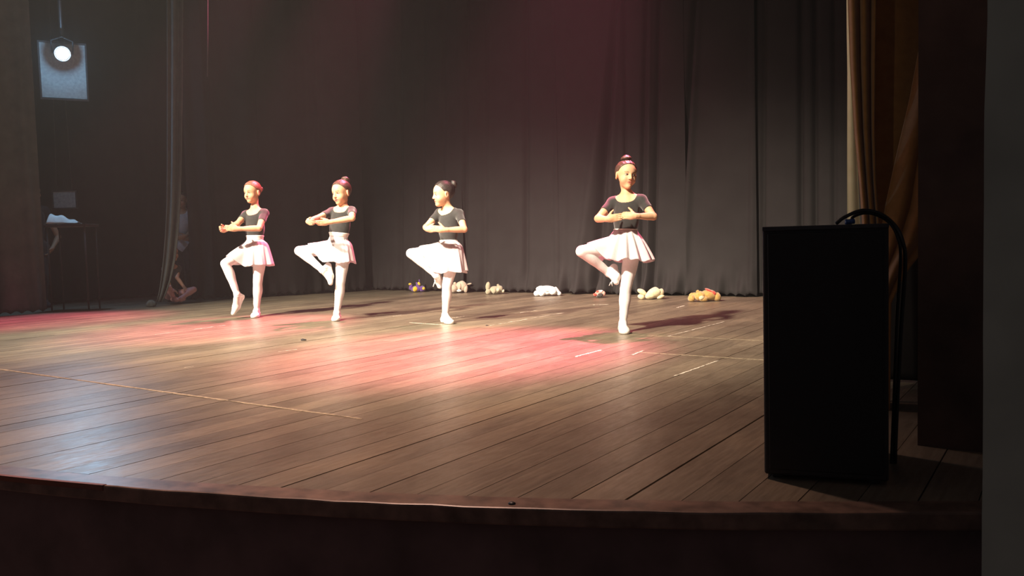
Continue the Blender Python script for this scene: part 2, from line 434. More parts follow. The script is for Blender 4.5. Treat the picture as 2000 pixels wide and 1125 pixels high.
# ------------------------------------------------------------------ curtains
def curtain(name, a, b, z0, z1, folds, mat, label, cat='curtain', group=None, nu=220, nv=60, wave=(0.03, 0.25), pool=0.0, seed=0, thick=0.006, sharp=1.0):
    """cloth hung between plan points a and b; folds: (position 0-1 at top, at foot, depth, half width)"""
    a = np.array([a[0], a[1]], float); b = np.array([b[0], b[1]], float)
    d = b - a; Ln = np.linalg.norm(d); d /= Ln; q = np.array([d[1], -d[0]])     # q points to the audience side
    r = np.random.RandomState(seed)
    ph = r.rand(6) * 6.28
    u = np.linspace(0, 1, nu); v = np.linspace(0, 1, nv) ** 0.8
    v = 1 - v[::-1] if False else np.concatenate([np.linspace(0, 0.12, 18)[:-1], np.linspace(0.12, 1, nv - 17)])
    U, Vv = np.meshgrid(u, v)                # v = 0 at the foot
    amp, lam = wave
    s = U * Ln
    fade = 0.55 + 0.45 * (1 - Vv)
    drift = 0.10 * np.sin(2.2 * Vv + ph[0]) * (1 - Vv)
    w1 = np.sin(2 * PI * (s + drift) / lam + ph[1] + 1.3 * np.sin(2 * PI * s / (lam * 3.7) + ph[2]))
    w2 = np.sin(2 * PI * s / (lam * 2.63) + ph[3] + 0.8 * Vv)
    mod = 0.35 + 0.65 * np.clip(np.sin(2 * PI * s / 1.9 + ph[4]) * 0.5 + 0.5, 0, 1)
    off = amp * fade * (w1 * 0.45 * mod + 0.75 * w2)
    for (pt, pb, dep, hw) in folds:
        c = pb + (pt - pb) * Vv
        x = (U - c) * Ln / hw
        off += dep * np.exp(-x * x) * (0.35 + 0.65 * np.clip(1 - Vv, 0, 1))
    if pool:
        low = np.clip(1 - Vv / 0.07, 0, 1)
        off += pool * low ** 1.5 * (0.55 + 0.45 * np.sin(2 * PI * s / 0.31 + ph[4] + 3 * low) + 0.25 * np.sin(2 * PI * s / 0.13 + ph[5]))
    z = z0 + (z1 - z0) * Vv
    if pool:
        z = z + 0.03 * np.clip(1 - Vv / 0.05, 0, 1) * np.abs(np.sin(2 * PI * s / 0.23 + ph[2]))
        z = np.maximum(z, z0)
    X = a[0] + d[0] * s + q[0] * off; Y = a[1] + d[1] * s + q[1] * off
    P = np.stack([X, Y, z], -1).reshape(-1, 3)
    idx = np.arange(nu * len(v)).reshape(len(v), nu)
    Fq = np.stack([idx[:-1, :-1], idx[:-1, 1:], idx[1:, 1:], idx[1:, :-1]], -1).reshape(-1, 4)
    o = link_mesh(name, P, Fq, mat)
    m = o.modifiers.new('thickness', 'SOLIDIFY'); m.thickness = thick; m.offset = 0
    return tag(o, label, cat, group)

GB = 'black back curtain panels'
YC = 8.98
ZT = 6.2
def plane_x(px, py, Y):
    d = FW + RT * (px - CX) / FPX - UP * (py - CY) / FPX
    return (CAM + d * (Y / d[1]))[0], (CAM + d * (Y / d[1]))[2]
def back_panel(x0, x1, dy, creases, label, wave, pool, seed):
    f = []
    for (xa, xb, dep, hw) in creases:          # crease seen at picture x = xa (high up) and xb (near the foot)
        (A, za), (B, zb) = plane_x(xa, 150, YC), plane_x(xb, 560, YC)
        k = (A - B) / (za - zb); foot_ = B - k * zb; top_ = foot_ + k * ZT
        f.append(((top_ - x0) / (x1 - x0), (foot_ - x0) / (x1 - x0), dep, hw))
    curtain('back_curtain', (x0 + 0.004, YC + dy), (x1 - 0.004, YC + dy), 0.012, ZT, f, MAT['black_drape'], label, group=GB, wave=wave, pool=pool, seed=seed, nu=300)
back_panel(-9.15, -7.0, 0.05, [(777, 777, -0.05, 0.05), (822, 820, -0.04, 0.05), (862, 858, -0.04, 0.04)],
    'black back curtain panel behind the second dancer, left end of the backdrop', (0.022, 0.5), 0.05, 1)
back_panel(-7.0, -5.42, 0.03, [(906, 903, -0.07, 0.04), (942, 942, -0.04, 0.06), (1026, 1024, -0.06, 0.045), (1086, 1087, 0.03, 0.05)],
    'smooth black back curtain panel between the two right-hand dancers', (0.010, 0.6), 0.05, 2)
back_panel(-5.42, -3.70, 0.0, [(1192, 1160, -0.13, 0.055), (1183, 1128, 0.07, 0.07), (1205, 1185, 0.05, 0.05), (1220, 1222, -0.05, 0.025), (1258, 1250, -0.07, 0.03), (1270, 1266, 0.04, 0.025), (1283, 1276, -0.08, 0.03), (1105, 1100, 0.02, 0.06)],
    'black back curtain panel with deep slanting folds behind the rightmost dancer', (0.010, 0.5), 0.10, 3)
back_panel(-3.70, -2.875, -0.01, [(1347, 1318, -0.12, 0.035), (1356, 1335, 0.05, 0.05), (1474, 1470, 0.03, 0.04)],
    'flat black back curtain panel above the two bears at right', (0.006, 0.6), 0.07, 4)
back_panel(-2.875, 0.4, 0.03, [(1490, 1487, -0.04, 0.03), (1562, 1562, -0.07, 0.03), (1590, 1590, -0.07, 0.03), (1628, 1628, -0.04, 0.03)],
    'black back curtain panel directly left of the gold drape', (0.008, 0.6), 0.04, 5)
for nm, lb, bxs in (('wall_back', 'dark back wall of the stage behind the curtains', (-13, 3, 9.5, 9.6)), ('wall_left', 'dark side wall of the left wing', (-12.4, -12.2, 2.0, 9.6))):
    tag(box_obj(nm, *bxs, -0.02, 7.2, MAT['subfloor']), lb, kind='structure')
# side masking
GS = 'dark side curtains of the left wing'
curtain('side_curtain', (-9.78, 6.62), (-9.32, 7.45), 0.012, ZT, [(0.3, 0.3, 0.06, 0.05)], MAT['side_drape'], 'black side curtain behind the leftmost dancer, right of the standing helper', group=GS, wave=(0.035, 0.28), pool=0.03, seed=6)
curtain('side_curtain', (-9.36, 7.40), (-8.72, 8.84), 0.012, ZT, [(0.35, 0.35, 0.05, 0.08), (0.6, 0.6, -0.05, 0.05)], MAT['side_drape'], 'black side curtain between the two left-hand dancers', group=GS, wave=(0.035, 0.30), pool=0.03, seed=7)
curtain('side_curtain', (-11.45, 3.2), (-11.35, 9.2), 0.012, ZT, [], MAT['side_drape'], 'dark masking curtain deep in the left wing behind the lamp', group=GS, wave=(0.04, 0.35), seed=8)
curtain('leg_curtain', (-10.32, 3.2), (-9.915, 4.81), 0.012, ZT, [(0.9, 0.93, 0.05, 0.06), (0.7, 0.75, 0.06, 0.08)], MAT['leg_drape'], 'grey-green leg curtain hanging at the far left edge', group=None, wave=(0.05, 0.24), pool=0.04, seed=9, nu=160)
# the pulled-back grey leg curtain: its free edge sweeps towards the floor
def swept_leg():
    rows = [(-260, 322, 362), (-60, 326, 358), (100, 327, 357), (200, 327, 356), (320, 327, 354.5), (400, 326, 352), (460, 323, 348), (510, 319, 342), (545, 315, 334), (572, 311, 325), (590, 306, 316)]
    V, F = [], []
    nu = 14
    ys = np.linspace(rows[0][0], rows[-1][0], 60)
    for y in ys:
        l = np.interp(y, [r[0] for r in rows], [r[1] for r in rows]); rgt = np.interp(y, [r[0] for r in rows], [r[2] for r in rows])
        for k in range(nu + 1):
            t = k / nu
            D = 10.16 + 0.035 * math.sin(t * 11) + 0.05 * t
            p = at(l + (rgt - l) * t, y, D); V.append((p[0], p[1], max(p[2], 0.02)))
    for j in range(len(ys) - 1):
        for k in range(nu):
            a = j * (nu + 1) + k
            F.append((a, a + nu + 1, a + nu + 2, a + 1))
    o = link_mesh('leg_curtain', V, F, MAT['leg_drape'])
    m = o.modifiers.new('thickness', 'SOLIDIFY'); m.thickness = 0.012; m.offset = 0
    return tag(o, 'narrow grey leg curtain with its edge swept to the floor', 'curtain')
swept_leg()
foot = onfloor(310, 597)
def lump(name, c, r, mat, label, cat, seed=0, parent=None, group=None):
    rr = np.random.RandomState(seed); V = []; F = []; nu, nv = 20, 10
    ph = rr.rand(4) * 6
    for j in range(nv + 1):
        th = PI * j / nv
        for i in range(nu):
            a = 2 * PI * i / nu
            k = 1 + math.sin(th) * (0.16 * math.sin(3 * a + ph[0] + 2 * th) + 0.14 * math.sin(7 * a + ph[1]))
            V.append((c[0] + r[0] * k * math.sin(th) * math.cos(a), c[1] + r[1] * k * math.sin(th) * math.sin(a), max(c[2] + r[2] * k * math.cos(th), 0.004)))
    for j in range(nv):
        for i in range(nu):
            F.append((j * nu + i, j * nu + nu + i, j * nu + nu + (i + 1) % nu, j * nu + (i + 1) % nu))
    o = link_mesh(name, V, F, mat, parent)
    if label: tag(o, label, cat, group)
    return o
lump('cloth_heap', (foot[0] + 0.09, foot[1] - 0.16, 0.03), (0.06, 0.05, 0.055), MAT['leg_drape'], 'small crumpled grey cloth heap at the foot of the swept curtain', 'cloth', 3)

# ------------------------------------------------------------------ right side: gold drape, proscenium, wall
def gold_curtain():
    root = empty('gold_curtain', (-0.62, 3.55, 0.0))
    tag(root, 'tied-back gold house curtain hanging behind the loudspeaker', 'curtain')
    base = np.array([-0.62, 3.55, 0.0])
    def sheet(name, rows, D0, D1, wob, nw, mat, bow=0.0):
        V, F = [], []; nu = 40
        ys = np.linspace(rows[0][0], rows[-1][0], 50)
        for y in ys:
            l = np.interp(y, [r[0] for r in rows], [r[1] for r in rows]); g = np.interp(y, [r[0] for r in rows], [r[2] for r in rows])
            for k in range(nu + 1):
                t = k / nu
                D = D0 + (D1 - D0) * t + wob * math.cos(2 * PI * nw * t) - bow * math.sin(PI * t)
                V.append(at(l + (g - l) * t, y, D))
        for j in range(len(ys) - 1):
            for k in range(nu):
                a = j * (nu + 1) + k
                F.append((a, a + nu + 1, a + nu + 2, a + 1))
        o = link_mesh(name, V, F, mat, root, base=base)
        m = o.modifiers.new('thickness', 'SOLIDIFY'); m.thickness = 0.008; m.offset = 0
        return o
    sheet('lit_edge', [(-260, 1653, 1664), (60, 1655, 1664), (140, 1656, 1668), (300, 1655, 1674), (440, 1655, 1680), (700, 1652, 1690), (900, 1650, 1700)], 3.42, 3.40, 0.006, 1, MAT['lit_edge'])  # inner edge of the gold curtain, its brightness put into the colour
    sheet('gathered_fold', [(-260, 1650, 1712), (0, 1656, 1711), (120, 1660, 1709), (250, 1668, 1708), (350, 1678, 1710), (430, 1684, 1716), (520, 1690, 1722), (900, 1680, 1735)], 3.33, 3.32, 0.014, 2.5, MAT['gold_drape'])
    sheet('hanging_panel', [(-260, 1700, 1830), (0, 1702, 1830), (300, 1700, 1830), (430, 1700, 1830), (500, 1700, 1785), (560, 1696, 1738), (900, 1692, 1734)], 3.40, 3.36, 0.004, 1.2, MAT['gold_drape'])
    sheet('swag_fold', [(-260, 1850, 1860), (-60, 1822, 1860), (95, 1796, 1860), (200, 1776, 1850), (300, 1752, 1840), (400, 1730, 1830), (450, 1722, 1800), (500, 1716, 1768), (560, 1706, 1738), (900, 1700, 1734)], 3.30, 3.26, 0.012, 1.5, MAT['gold_drape'], 0.03)
    sheet('swag_fold', [(-260, 1880, 1900), (200, 1830, 1880), (280, 1796, 1870), (400, 1778, 1850), (470, 1758, 1820), (530, 1732, 1770), (590, 1714, 1740), (900, 1708, 1736)], 3.24, 3.20, 0.010, 1.5, MAT['gold_drape'], 0.02)
gold_curtain()
curtain('side_curtain', (-0.80, 4.05), (0.45, 4.05), 0.012, ZT, [], MAT['side_drape'], 'black sheet added behind the gold drape to keep the gap dark', wave=(0.03, 0.3), seed=12, nu=90)  # added sheet, its black stands for the shade right of the loudspeaker
pr = box_obj('wall_proscenium', -0.413, 0.9, 2.90, 3.06, -0.02, 6.2, MAT['proscenium'])
tag(pr, 'dark brown proscenium wall at the right of the stage', kind='structure')
# uneven plaster corner nearer the camera
def near_wall():
    V, F = [], []
    n = 60
    rr = np.random.RandomState(5)
    for i in range(n + 1):
        z = -1.1 + 4.6 * i / n
        x = -0.1265 + rr.uniform(-0.0012, 0.0012) + 0.004 * math.exp(-((z - 1.10) / 0.06) ** 2)
        V += [(x, 1.60, z), (1.4, 1.60, z), (1.4, 1.85, z), (x - 0.0, 1.85, z)]
    for i in range(n):
        a, b = i * 4, i * 4 + 4
        for k in range(4):
            F.append((a + k, a + (k + 1) % 4, b + (k + 1) % 4, b + k))
    F.append((0, 3, 2, 1)); F.append((n * 4, n * 4 + 1, n * 4 + 2, n * 4 + 3))
    return link_mesh('wall_right', V, F, MAT['wall'], None, smooth=False)
tag(near_wall(), 'grey-green plaster wall corner at the right edge', kind='structure')

# ------------------------------------------------------------------ loudspeaker with its cable
def loudspeaker():
    A = onfloor(1493, 936); A[2] = 0
    ex = np.array([0.965, 0.262, 0]); ey = np.array([-0.262, 0.965, 0])
    W, Dp, Hh = 0.325, 0.40, 0.716
    root = empty('loudspeaker', A)
    tag(root, 'black loudspeaker cabinet standing on the stage front at right', 'loudspeaker')
    def bx(name, x0, x1, y0, y1, z0, z1, mat, bev=0.0, parent=root):
        v, f = box_vf(x0, x1, y0, y1, z0, z1)
        v = [tuple(ex * a[0] + ey * a[1] + np.array([0, 0, a[2]])) for a in v]
        o = link_mesh(name, v, f, mat, parent, smooth=False)
        if bev: add_bevel(o, bev, 3)
        return o
    cab = bx('cabinet', 0, W, 0.008, Dp, 0.012, Hh, MAT['cabinet'], 0.008)
    gr = bx('grille', 0.014, W - 0.014, 0.0, 0.010, 0.03, Hh - 0.018, MAT['grille'], 0.003)
    bx('top_edge', 0.0, W, 0.002, 0.02, Hh - 0.010, Hh + 0.002, MAT['metal'], 0.002)
    for (x, y) in ((0.02, 0.03), (W - 0.05, 0.03), (0.02, Dp - 0.06), (W - 0.05, Dp - 0.06)):
        bx('foot', x, x + 0.03, y, y + 0.03, 0, 0.014, MAT['cable'], 0.003)
    bx('handle_recess', W - 0.002, W + 0.003, 0.14, 0.26, 0.44, 0.52, MAT['grille'], 0.002)
    return root
loudspeaker()
cab = empty('speaker_cable', at(1690, 438, 2.38))
tag(cab, 'black cable looped over the top of the loudspeaker', 'cable')
_cb = np.array(cab.location)
tube_obj('cable_loop', smooth_path([at(1634, 436, 2.36), at(1650, 424, 2.37), at(1685, 411, 2.39), at(1722, 419, 2.41), at(1750, 443, 2.40), at(1764, 475, 2.37), at(1768, 520, 2.37), at(1760, 640, 2.40), at(1752, 800, 2.44), at(1748, 905, 2.46)], 48), 0.0055, MAT['cable'], cab, 8, _cb)
tube_obj('cable_loop', smooth_path([at(1662, 436, 2.38), at(1666, 424, 2.40), at(1690, 416, 2.42), at(1715, 421, 2.43), at(1738, 436, 2.42), at(1752, 460, 2.40), at(1759, 500, 2.39), at(1752, 620, 2.42), at(1746, 780, 2.45), at(1741, 905, 2.46)], 40), 0.0045, MAT['cable'], cab, 8, _cb)
tube_obj('plug', [at(1652, 434, 2.37), at(1668, 432, 2.37)], 0.008, MAT['blue'], cab, 10, _cb)

# ------------------------------------------------------------------ signed-distance modelling for figures
class Grid:
    def __init__(self, lo, hi, h):
        self.h = h; self.lo = np.asarray(lo, np.float32)
        self.n = np.ceil((np.asarray(hi) - np.asarray(lo)) / h).astype(int) + 1
        self.ax = [self.lo[i] + h * np.arange(self.n[i], dtype=np.float32) for i in range(3)]
    def full(self, v=0.12): return np.full(tuple(self.n), v, np.float32)
    def sl(self, lo, hi):
        a = np.clip(np.floor((np.asarray(lo) - self.lo) / self.h).astype(int), 0, self.n)
        b = np.clip(np.ceil((np.asarray(hi) - self.lo) / self.h).astype(int) + 1, 0, self.n)
        return tuple(slice(int(p), int(q)) for p, q in zip(a, b))
    def xyz(self, s):
        return (self.ax[0][s[0]][:, None, None], self.ax[1][s[1]][None, :, None], self.ax[2][s[2]][None, None, :])
def smin(a, b, k):
    if k <= 0: return np.minimum(a, b)
    h = np.maximum(k - np.abs(a - b), 0) / k
    return np.minimum(a, b) - h * h * k * 0.25
def smax(a, b, k): return -smin(-a, -b, k)
MG = 0.06
def d_cone(g, a, ra, b, rb):
    a = np.asarray(a, np.float32); b = np.asarray(b, np.float32); R = max(ra, rb) + MG
    s = g.sl(np.minimum(a, b) - R, np.maximum(a, b) + R)
    X, Y, Z = g.xyz(s)
    ba = b - a; q = float(ba @ ba) + 1e-12
    px, py, pz = X - a[0], Y - a[1], Z - a[2]
    t = np.clip((px * ba[0] + py * ba[1] + pz * ba[2]) / q, 0, 1)
    d = np.sqrt((px - t * ba[0]) ** 2 + (py - t * ba[1]) ** 2 + (pz - t * ba[2]) ** 2) - (ra + (rb - ra) * t)
    return s, d.astype(np.float32)
def d_ell(g, c, ax, r):
    c = np.asarray(c, np.float32); ax = np.asarray(ax, np.float32); r = np.asarray(r, np.float32)
    R = float(r.max()) + MG
    s = g.sl(c - R, c + R)
    X, Y, Z = g.xyz(s)
    px, py, pz = X - c[0], Y - c[1], Z - c[2]
    q = [(px * ax[i][0] + py * ax[i][1] + pz * ax[i][2]) / r[i] for i in range(3)]
    k0 = np.sqrt(q[0] ** 2 + q[1] ** 2 + q[2] ** 2) + 1e-6
    k1 = np.sqrt((q[0] / r[0]) ** 2 + (q[1] / r[1]) ** 2 + (q[2] / r[2]) ** 2) + 1e-6
    return s, (k0 * (k0 - 1) / k1).astype(np.float32)
def put(F, sd, k=0.0):
    s, d = sd; F[s] = smin(F[s], d, k)
def cut(F, sd, k=0.0):
    s, d = sd; F[s] = smax(F[s], -d, k)
def limb(F, g, pts, n=7):
    '''tapering tube through (point, radius) stations with an eased radius'''
    for (a, ra), (b, rb) in zip(pts[:-1], pts[1:]):
        a = np.asarray(a, float); b = np.asarray(b, float)
        for i in range(n):
            t0, t1 = i / n, (i + 1) / n
            e = lambda t: t * t * (3 - 2 * t)
            put(F, d_cone(g, a + (b - a) * t0, ra + (rb - ra) * e(t0), a + (b - a) * t1, ra + (rb - ra) * e(t1)))
def plane(g, p, n):
    X, Y, Z = g.xyz((slice(None),) * 3)
    return ((X - p[0]) * n[0] + (Y - p[1]) * n[1] + (Z - p[2]) * n[2]).astype(np.float32)

def surface_nets(g, F):
    neg = F < 0
    if not neg.any(): return np.zeros((0, 3)), np.zeros((0, 4), np.int32)
    ii = np.where(neg.any((1, 2)))[0]; jj = np.where(neg.any((0, 2)))[0]; kk = np.where(neg.any((0, 1)))[0]
    s = tuple(slice(max(q[0] - 2, 0), q[-1] + 3) for q in (ii, jj, kk))
    off = np.array([q.start for q in s]); F = F[s]; neg = neg[s]
    F = np.pad(F, 1, constant_values=0.1); neg = np.pad(neg, 1, constant_values=False); off = off - 1
    c = [neg[x:neg.shape[0] - 1 + x, y:neg.shape[1] - 1 + y, z:neg.shape[2] - 1 + z] for x in (0, 1) for y in (0, 1) for z in (0, 1)]
    cnt = sum(q.astype(np.int8) for q in c)
    act = np.argwhere((cnt > 0) & (cnt < 8))
    idm = np.full(cnt.shape, -1, np.int32); idm[tuple(act.T)] = np.arange(len(act))
    corner = np.array([(x, y, z) for x in (0, 1) for y in (0, 1) for z in (0, 1)])
    val = np.stack([F[act[:, 0] + a, act[:, 1] + b, act[:, 2] + d] for a, b, d in corner], 1)
    acc = np.zeros((len(act), 3)); num = np.zeros(len(act))
    for a in range(8):
        for b in range(a + 1, 8):
            if np.abs(corner[a] - corner[b]).sum() != 1: continue
            m = (val[:, a] < 0) != (val[:, b] < 0)
            t = np.where(m, val[:, a] / (val[:, a] - val[:, b] + 1e-12), 0)
            acc += m[:, None] * (corner[a] + t[:, None] * (corner[b] - corner[a])); num += m
    P = g.lo + g.h * (act + off + acc / num[:, None])
    quads = []
    for axis in range(3):
        o1, o2 = [(1, 2), (2, 0), (0, 1)][axis]
        lo = [slice(1, -1)] * 3; hi = [slice(1, -1)] * 3
        lo[axis] = slice(0, -1); hi[axis] = slice(1, None)
        A = neg[tuple(lo)]; B = neg[tuple(hi)]
        e = np.argwhere(A != B)
        if not len(e): continue
        fl = A[tuple(e.T)]
        e = e + 1; e[:, axis] -= 1
        d1 = np.zeros(3, int); d1[o1] = 1; d2 = np.zeros(3, int); d2[o2] = 1
        q = np.stack([idm[tuple((e - d1 - d2).T)], idm[tuple((e - d2).T)], idm[tuple(e.T)], idm[tuple((e - d1).T)]], 1)
        q[~fl] = q[~fl][:, ::-1]
        quads.append(q)
    return P, np.concatenate(quads).astype(np.int32)

def sample(g, F, P):
    q = (np.asarray(P) - g.lo) / g.h
    q = np.clip(q, 0, np.array(g.n) - 1.001)
    i = q.astype(int); f = q - i
    r = 0
    for a in (0, 1):
        for b in (0, 1):
            for c in (0, 1):
                w = (f[:, 0] if a else 1 - f[:, 0]) * (f[:, 1] if b else 1 - f[:, 1]) * (f[:, 2] if c else 1 - f[:, 2])
                r = r + w * F[i[:, 0] + a, i[:, 1] + b, i[:, 2] + c]
    return r
def grad(g, F, P):
    e = g.h
    G = np.stack([sample(g, F, P + np.eye(3)[k] * e) - sample(g, F, P - np.eye(3)[k] * e) for k in range(3)], 1)
    return G / (np.linalg.norm(G, axis=1, keepdims=True) + 1e-9)
def unit(v): v = np.asarray(v, float); return v / (np.linalg.norm(v) + 1e-12)

def hand(g, F, W, d, n, thumb, sc, curl=(14, 26, 22), spread=0.0, thumb_out=0.75):
    """palm, four jointed fingers and a thumb; d: wrist to knuckles, n: where the palm faces, thumb: the thumb's side"""
    W = np.asarray(W, float); d = unit(d); n = unit(n - d * np.dot(n, d)); l = np.cross(d, n)
    if np.dot(l, thumb) < 0: l = -l
    H = g.full(0.12)
    put(H, d_ell(g, W + d * 0.036 * sc, [d, l, n], np.array([0.045, 0.030, 0.0135]) * sc))
    put(H, d_cone(g, W, 0.0185 * sc, W + d * 0.03 * sc, 0.017 * sc), 0.012)
    for o, ln in ((0.021, 0.052), (0.007, 0.060), (-0.007, 0.056), (-0.020, 0.043)):
        p = W + (d * (0.066 - 0.3 * max(-o - 0.01, 0)) + l * o) * sc
        dirn = unit(d + l * o * spread * 20)
        put(H, d_cone(g, W + (d * 0.03 + l * o * 0.8) * sc, 0.0085 * sc, p, 0.0078 * sc), 0.005)
        ang = 0.0
        for j, fr in enumerate((0.44, 0.31, 0.25)):
            ang += math.radians(curl[j])
            q = p + (dirn * math.cos(ang) + n * math.sin(ang)) * ln * fr * sc
            put(H, d_cone(g, p, (0.0073 - 0.0008 * j) * sc, q, (0.0066 - 0.0009 * j) * sc), 0.0025)
            p = q
    b = W + (d * 0.016 + l * 0.020 + n * 0.004) * sc
    t1 = b + unit(d * 0.75 + l * thumb_out + n * 0.25) * 0.030 * sc
    t2 = t1 + unit(d * 0.95 + l * thumb_out * 0.75 + n * 0.2) * 0.026 * sc
    put(H, d_cone(g, W + d * 0.012 * sc, 0.012 * sc, b, 0.0115 * sc), 0.008)
    put(H, d_cone(g, b, 0.0105 * sc, t1, 0.0085 * sc), 0.006)
    put(H, d_cone(g, t1, 0.0082 * sc, t2, 0.0062 * sc), 0.002)
    np.minimum(F, H, out=F)

def solve(prev, px, D, length, sign):
    """point on the ray of a pixel at the bone length from prev (sign: towards the camera +, away -)"""
    ray = unit(at(px[0], px[1], 1.0) - CAM)
    o = CAM - prev
    b = o @ ray; c = o @ o - length * length
    disc = b * b - c
    t = -b - sign * math.sqrt(disc) if disc > 0 else -b
    return CAM + ray * t

def dancer(cfg):
    D = cfg['D']; h = cfg['h'] / 1.30; vox = cfg.get('vox', 0.0042)
    base = np.array(cfg['base'], float)
    view = unit([-(base[0]), -(base[1]), 0]); r = np.array([-view[1], view[0], 0])   # view: towards the camera; r: picture right
    ph = math.radians(cfg['yaw'])                  # + turns the body to picture left
    Lf = r * math.cos(ph) + view * math.sin(ph)    # her left
    Fd = view * math.cos(ph) - r * math.sin(ph)    # her front
    Zu = np.array([0, 0, 1.0])
    P = lambda k: at(cfg[k][0], cfg[k][1], D - (cfg[k][2] if len(cfg[k]) > 2 else 0))
    pel, wst, sho, nck = P('pelvis'), P('waist'), P('shoulders'), P('neck')
    up1 = unit(sho - pel)
    shw, hpw = 0.112 * h, 0.060 * h
    tiltL = cfg.get('shtilt', 0.0)
    SL, SRr = sho + Lf * shw + Zu * tiltL, sho - Lf * shw - Zu * tiltL
    HL, HR = pel + Lf * hpw, pel - Lf * hpw
    j = {}
    ua, fa, th, sh = 0.215 * h, 0.185 * h, 0.305 * h, 0.29 * h
    for sd, S in (('L', SL), ('R', SRr)):
        ce, cw = cfg['elbow' + sd], cfg['wrist' + sd]
        e = at(ce[0], ce[1], D - ce[3]) if len(ce) > 3 else solve(S, ce, D, ua, ce[2])
        w = at(cw[0], cw[1], D - cw[3]) if len(cw) > 3 else solve(e, cw, D, fa, cw[2])
        j['e' + sd], j['w' + sd] = e, w
    for sd, Hh in (('L', HL), ('R', HR)):
        k = solve(Hh, cfg['knee' + sd], D, cfg.get('thigh', th), cfg['knee' + sd][2])
        if len(cfg['ankle' + sd]) > 3: a = at(cfg['ankle' + sd][0], cfg['ankle' + sd][1], D - cfg['ankle' + sd][3])
        else: a = solve(k, cfg['ankle' + sd], D, cfg.get('shin', sh), cfg['ankle' + sd][2])
        j['k' + sd], j['a' + sd] = k, a
    # ---- head frame
    hc = at(cfg['head'][0], cfg['head'][1], D - cfg['head'][2]); hs = cfg['hs']
    hy, hp, hr = (math.radians(a) for a in cfg['headrot'])
    f0 = view * math.cos(hy) - r * math.sin(hy); l0 = r * math.cos(hy) + view * math.sin(hy)
    hf = f0 * math.cos(hp) - Zu * math.sin(hp); hu = Zu * math.cos(hp) + f0 * math.sin(hp)
    hl = l0 * math.cos(hr) + hu * math.sin(hr); hu = hu * math.cos(hr) - l0 * math.sin(hr)
    HX = np.array([hl, hf, hu])
    hp_ = lambda x, y, z: hc + (hl * x + hf * y + hu * z) * hs
    allp = [hp_(0, 0, 0.17), hp_(0, -0.17, 0), hp_(0, 0.13, -0.1), pel, sho] + list(j.values())
    for sd in 'LR':
        allp += [j['w' + sd] + unit(cfg['hand' + sd][0][0] * r + cfg['hand' + sd][0][1] * Zu + cfg['hand' + sd][0][2] * view) * 0.15 * h]
        allp += [j['a' + sd] + np.array([0, 0, -0.12]), j['a' + sd] + np.array([0, 0, .12])]
        allp += [at(*cfg['toe' + sd][:2], D - cfg['toe' + sd][2])] if 'toe' + sd in cfg else []
    allp = np.array(allp); lo = allp.min(0) - 0.13; hi = allp.max(0) + 0.13; lo[2] = max(lo[2], -0.03)
    g = Grid(lo, hi, vox)
    T = g.full()
    A3 = [Lf, Fd, Zu]
    sp = lambda t: pel + (sho - pel) * t
    put(T, d_ell(g, pel + Zu * 0.005, [Lf, Fd, up1], np.array([0.104, 0.082, 0.085]) * h))
    put(T, d_ell(g, wst, [Lf, Fd, up1], np.array([0.074, 0.060, 0.105]) * h), 0.045)
    put(T, d_ell(g, sp(0.66) + Fd * 0.004, [Lf, Fd, up1], np.array([0.090, 0.070, 0.115]) * h), 0.045)
    put(T, d_ell(g, sp(0.88) + Fd * 0.0, [Lf, Fd, up1], np.array([0.086, 0.058, 0.060]) * h), 0.04)
    put(T, d_cone(g, SL, 0.032 * h, SRr, 0.032 * h), 0.03)
    nb = nck
    for S in (SL, SRr):
        put(T, d_cone(g, nb + Zu * 0.012 - Fd * 0.010, 0.022 * h, S + (sho - S) * 0.15, 0.029 * h), 0.025)
    # gluteal volume
    for s_ in (1, -1):
        put(T, d_ell(g, pel + Lf * s_ * 0.045 * h - Fd * 0.035 * h - Zu * 0.02, A3, np.array([0.055, 0.055, 0.06]) * h), 0.04)
    limbs = {}
    for sd, S, Hh in (('L', SL, HL), ('R', SRr, HR)):
        e, w, k, a = j['e' + sd], j['w' + sd], j['k' + sd], j['a' + sd]
        U = g.full(); limb(U, g, [(S, 0.034 * h), (S + (e - S) * 0.40, 0.0325 * h), (e, 0.0270 * h)])
        Fo = g.full(); limb(Fo, g, [(e, 0.0270 * h), (e + (w - e) * 0.22, 0.0282 * h), (w, 0.0190 * h)])
        hd = cfg['hand' + sd]; vec = lambda q: q[0] * r + q[1] * Zu + q[2] * view
        hand(g, Fo, w, vec(hd[0]), vec(hd[1]), vec(hd[2]), h * cfg.get('handsc', 1.0), **(hd[3] if len(hd) > 3 else {}))
        # blend palm into forearm
        put(Fo, d_cone(g, w + (e - w) * 0.12, 0.0195 * h, w + unit(vec(hd[0])) * 0.02 * h, 0.0175 * h), 0.01)
        Lg = g.full()
        tw = k - Hh; mid = Hh + tw * 0.45
        shv = a - k
        nrm_ = np.cross(unit(tw), unit(shv))
        bend = -Fd
        if np.linalg.norm(nrm_) > 0.25:
            bend = unit(np.cross(shv, np.cross(tw, shv)))
            if bend @ (Hh - k) < 0: bend = -bend
        limb(Lg, g, [(Hh, 0.066 * h), (mid, 0.056 * h), (k - tw * 0.06, 0.0425 * h), (k, 0.0415 * h), (k + shv * 0.10, 0.0395 * h)], 6)
        limb(Lg, g, [(k + shv * 0.06, 0.0395 * h), (k + shv * 0.30 + bend * 0.007 * h, 0.0420 * h), (k + shv * 0.66 + bend * 0.003 * h, 0.0310 * h), (a, 0.0240 * h)], 6)
        Ft = g.full()
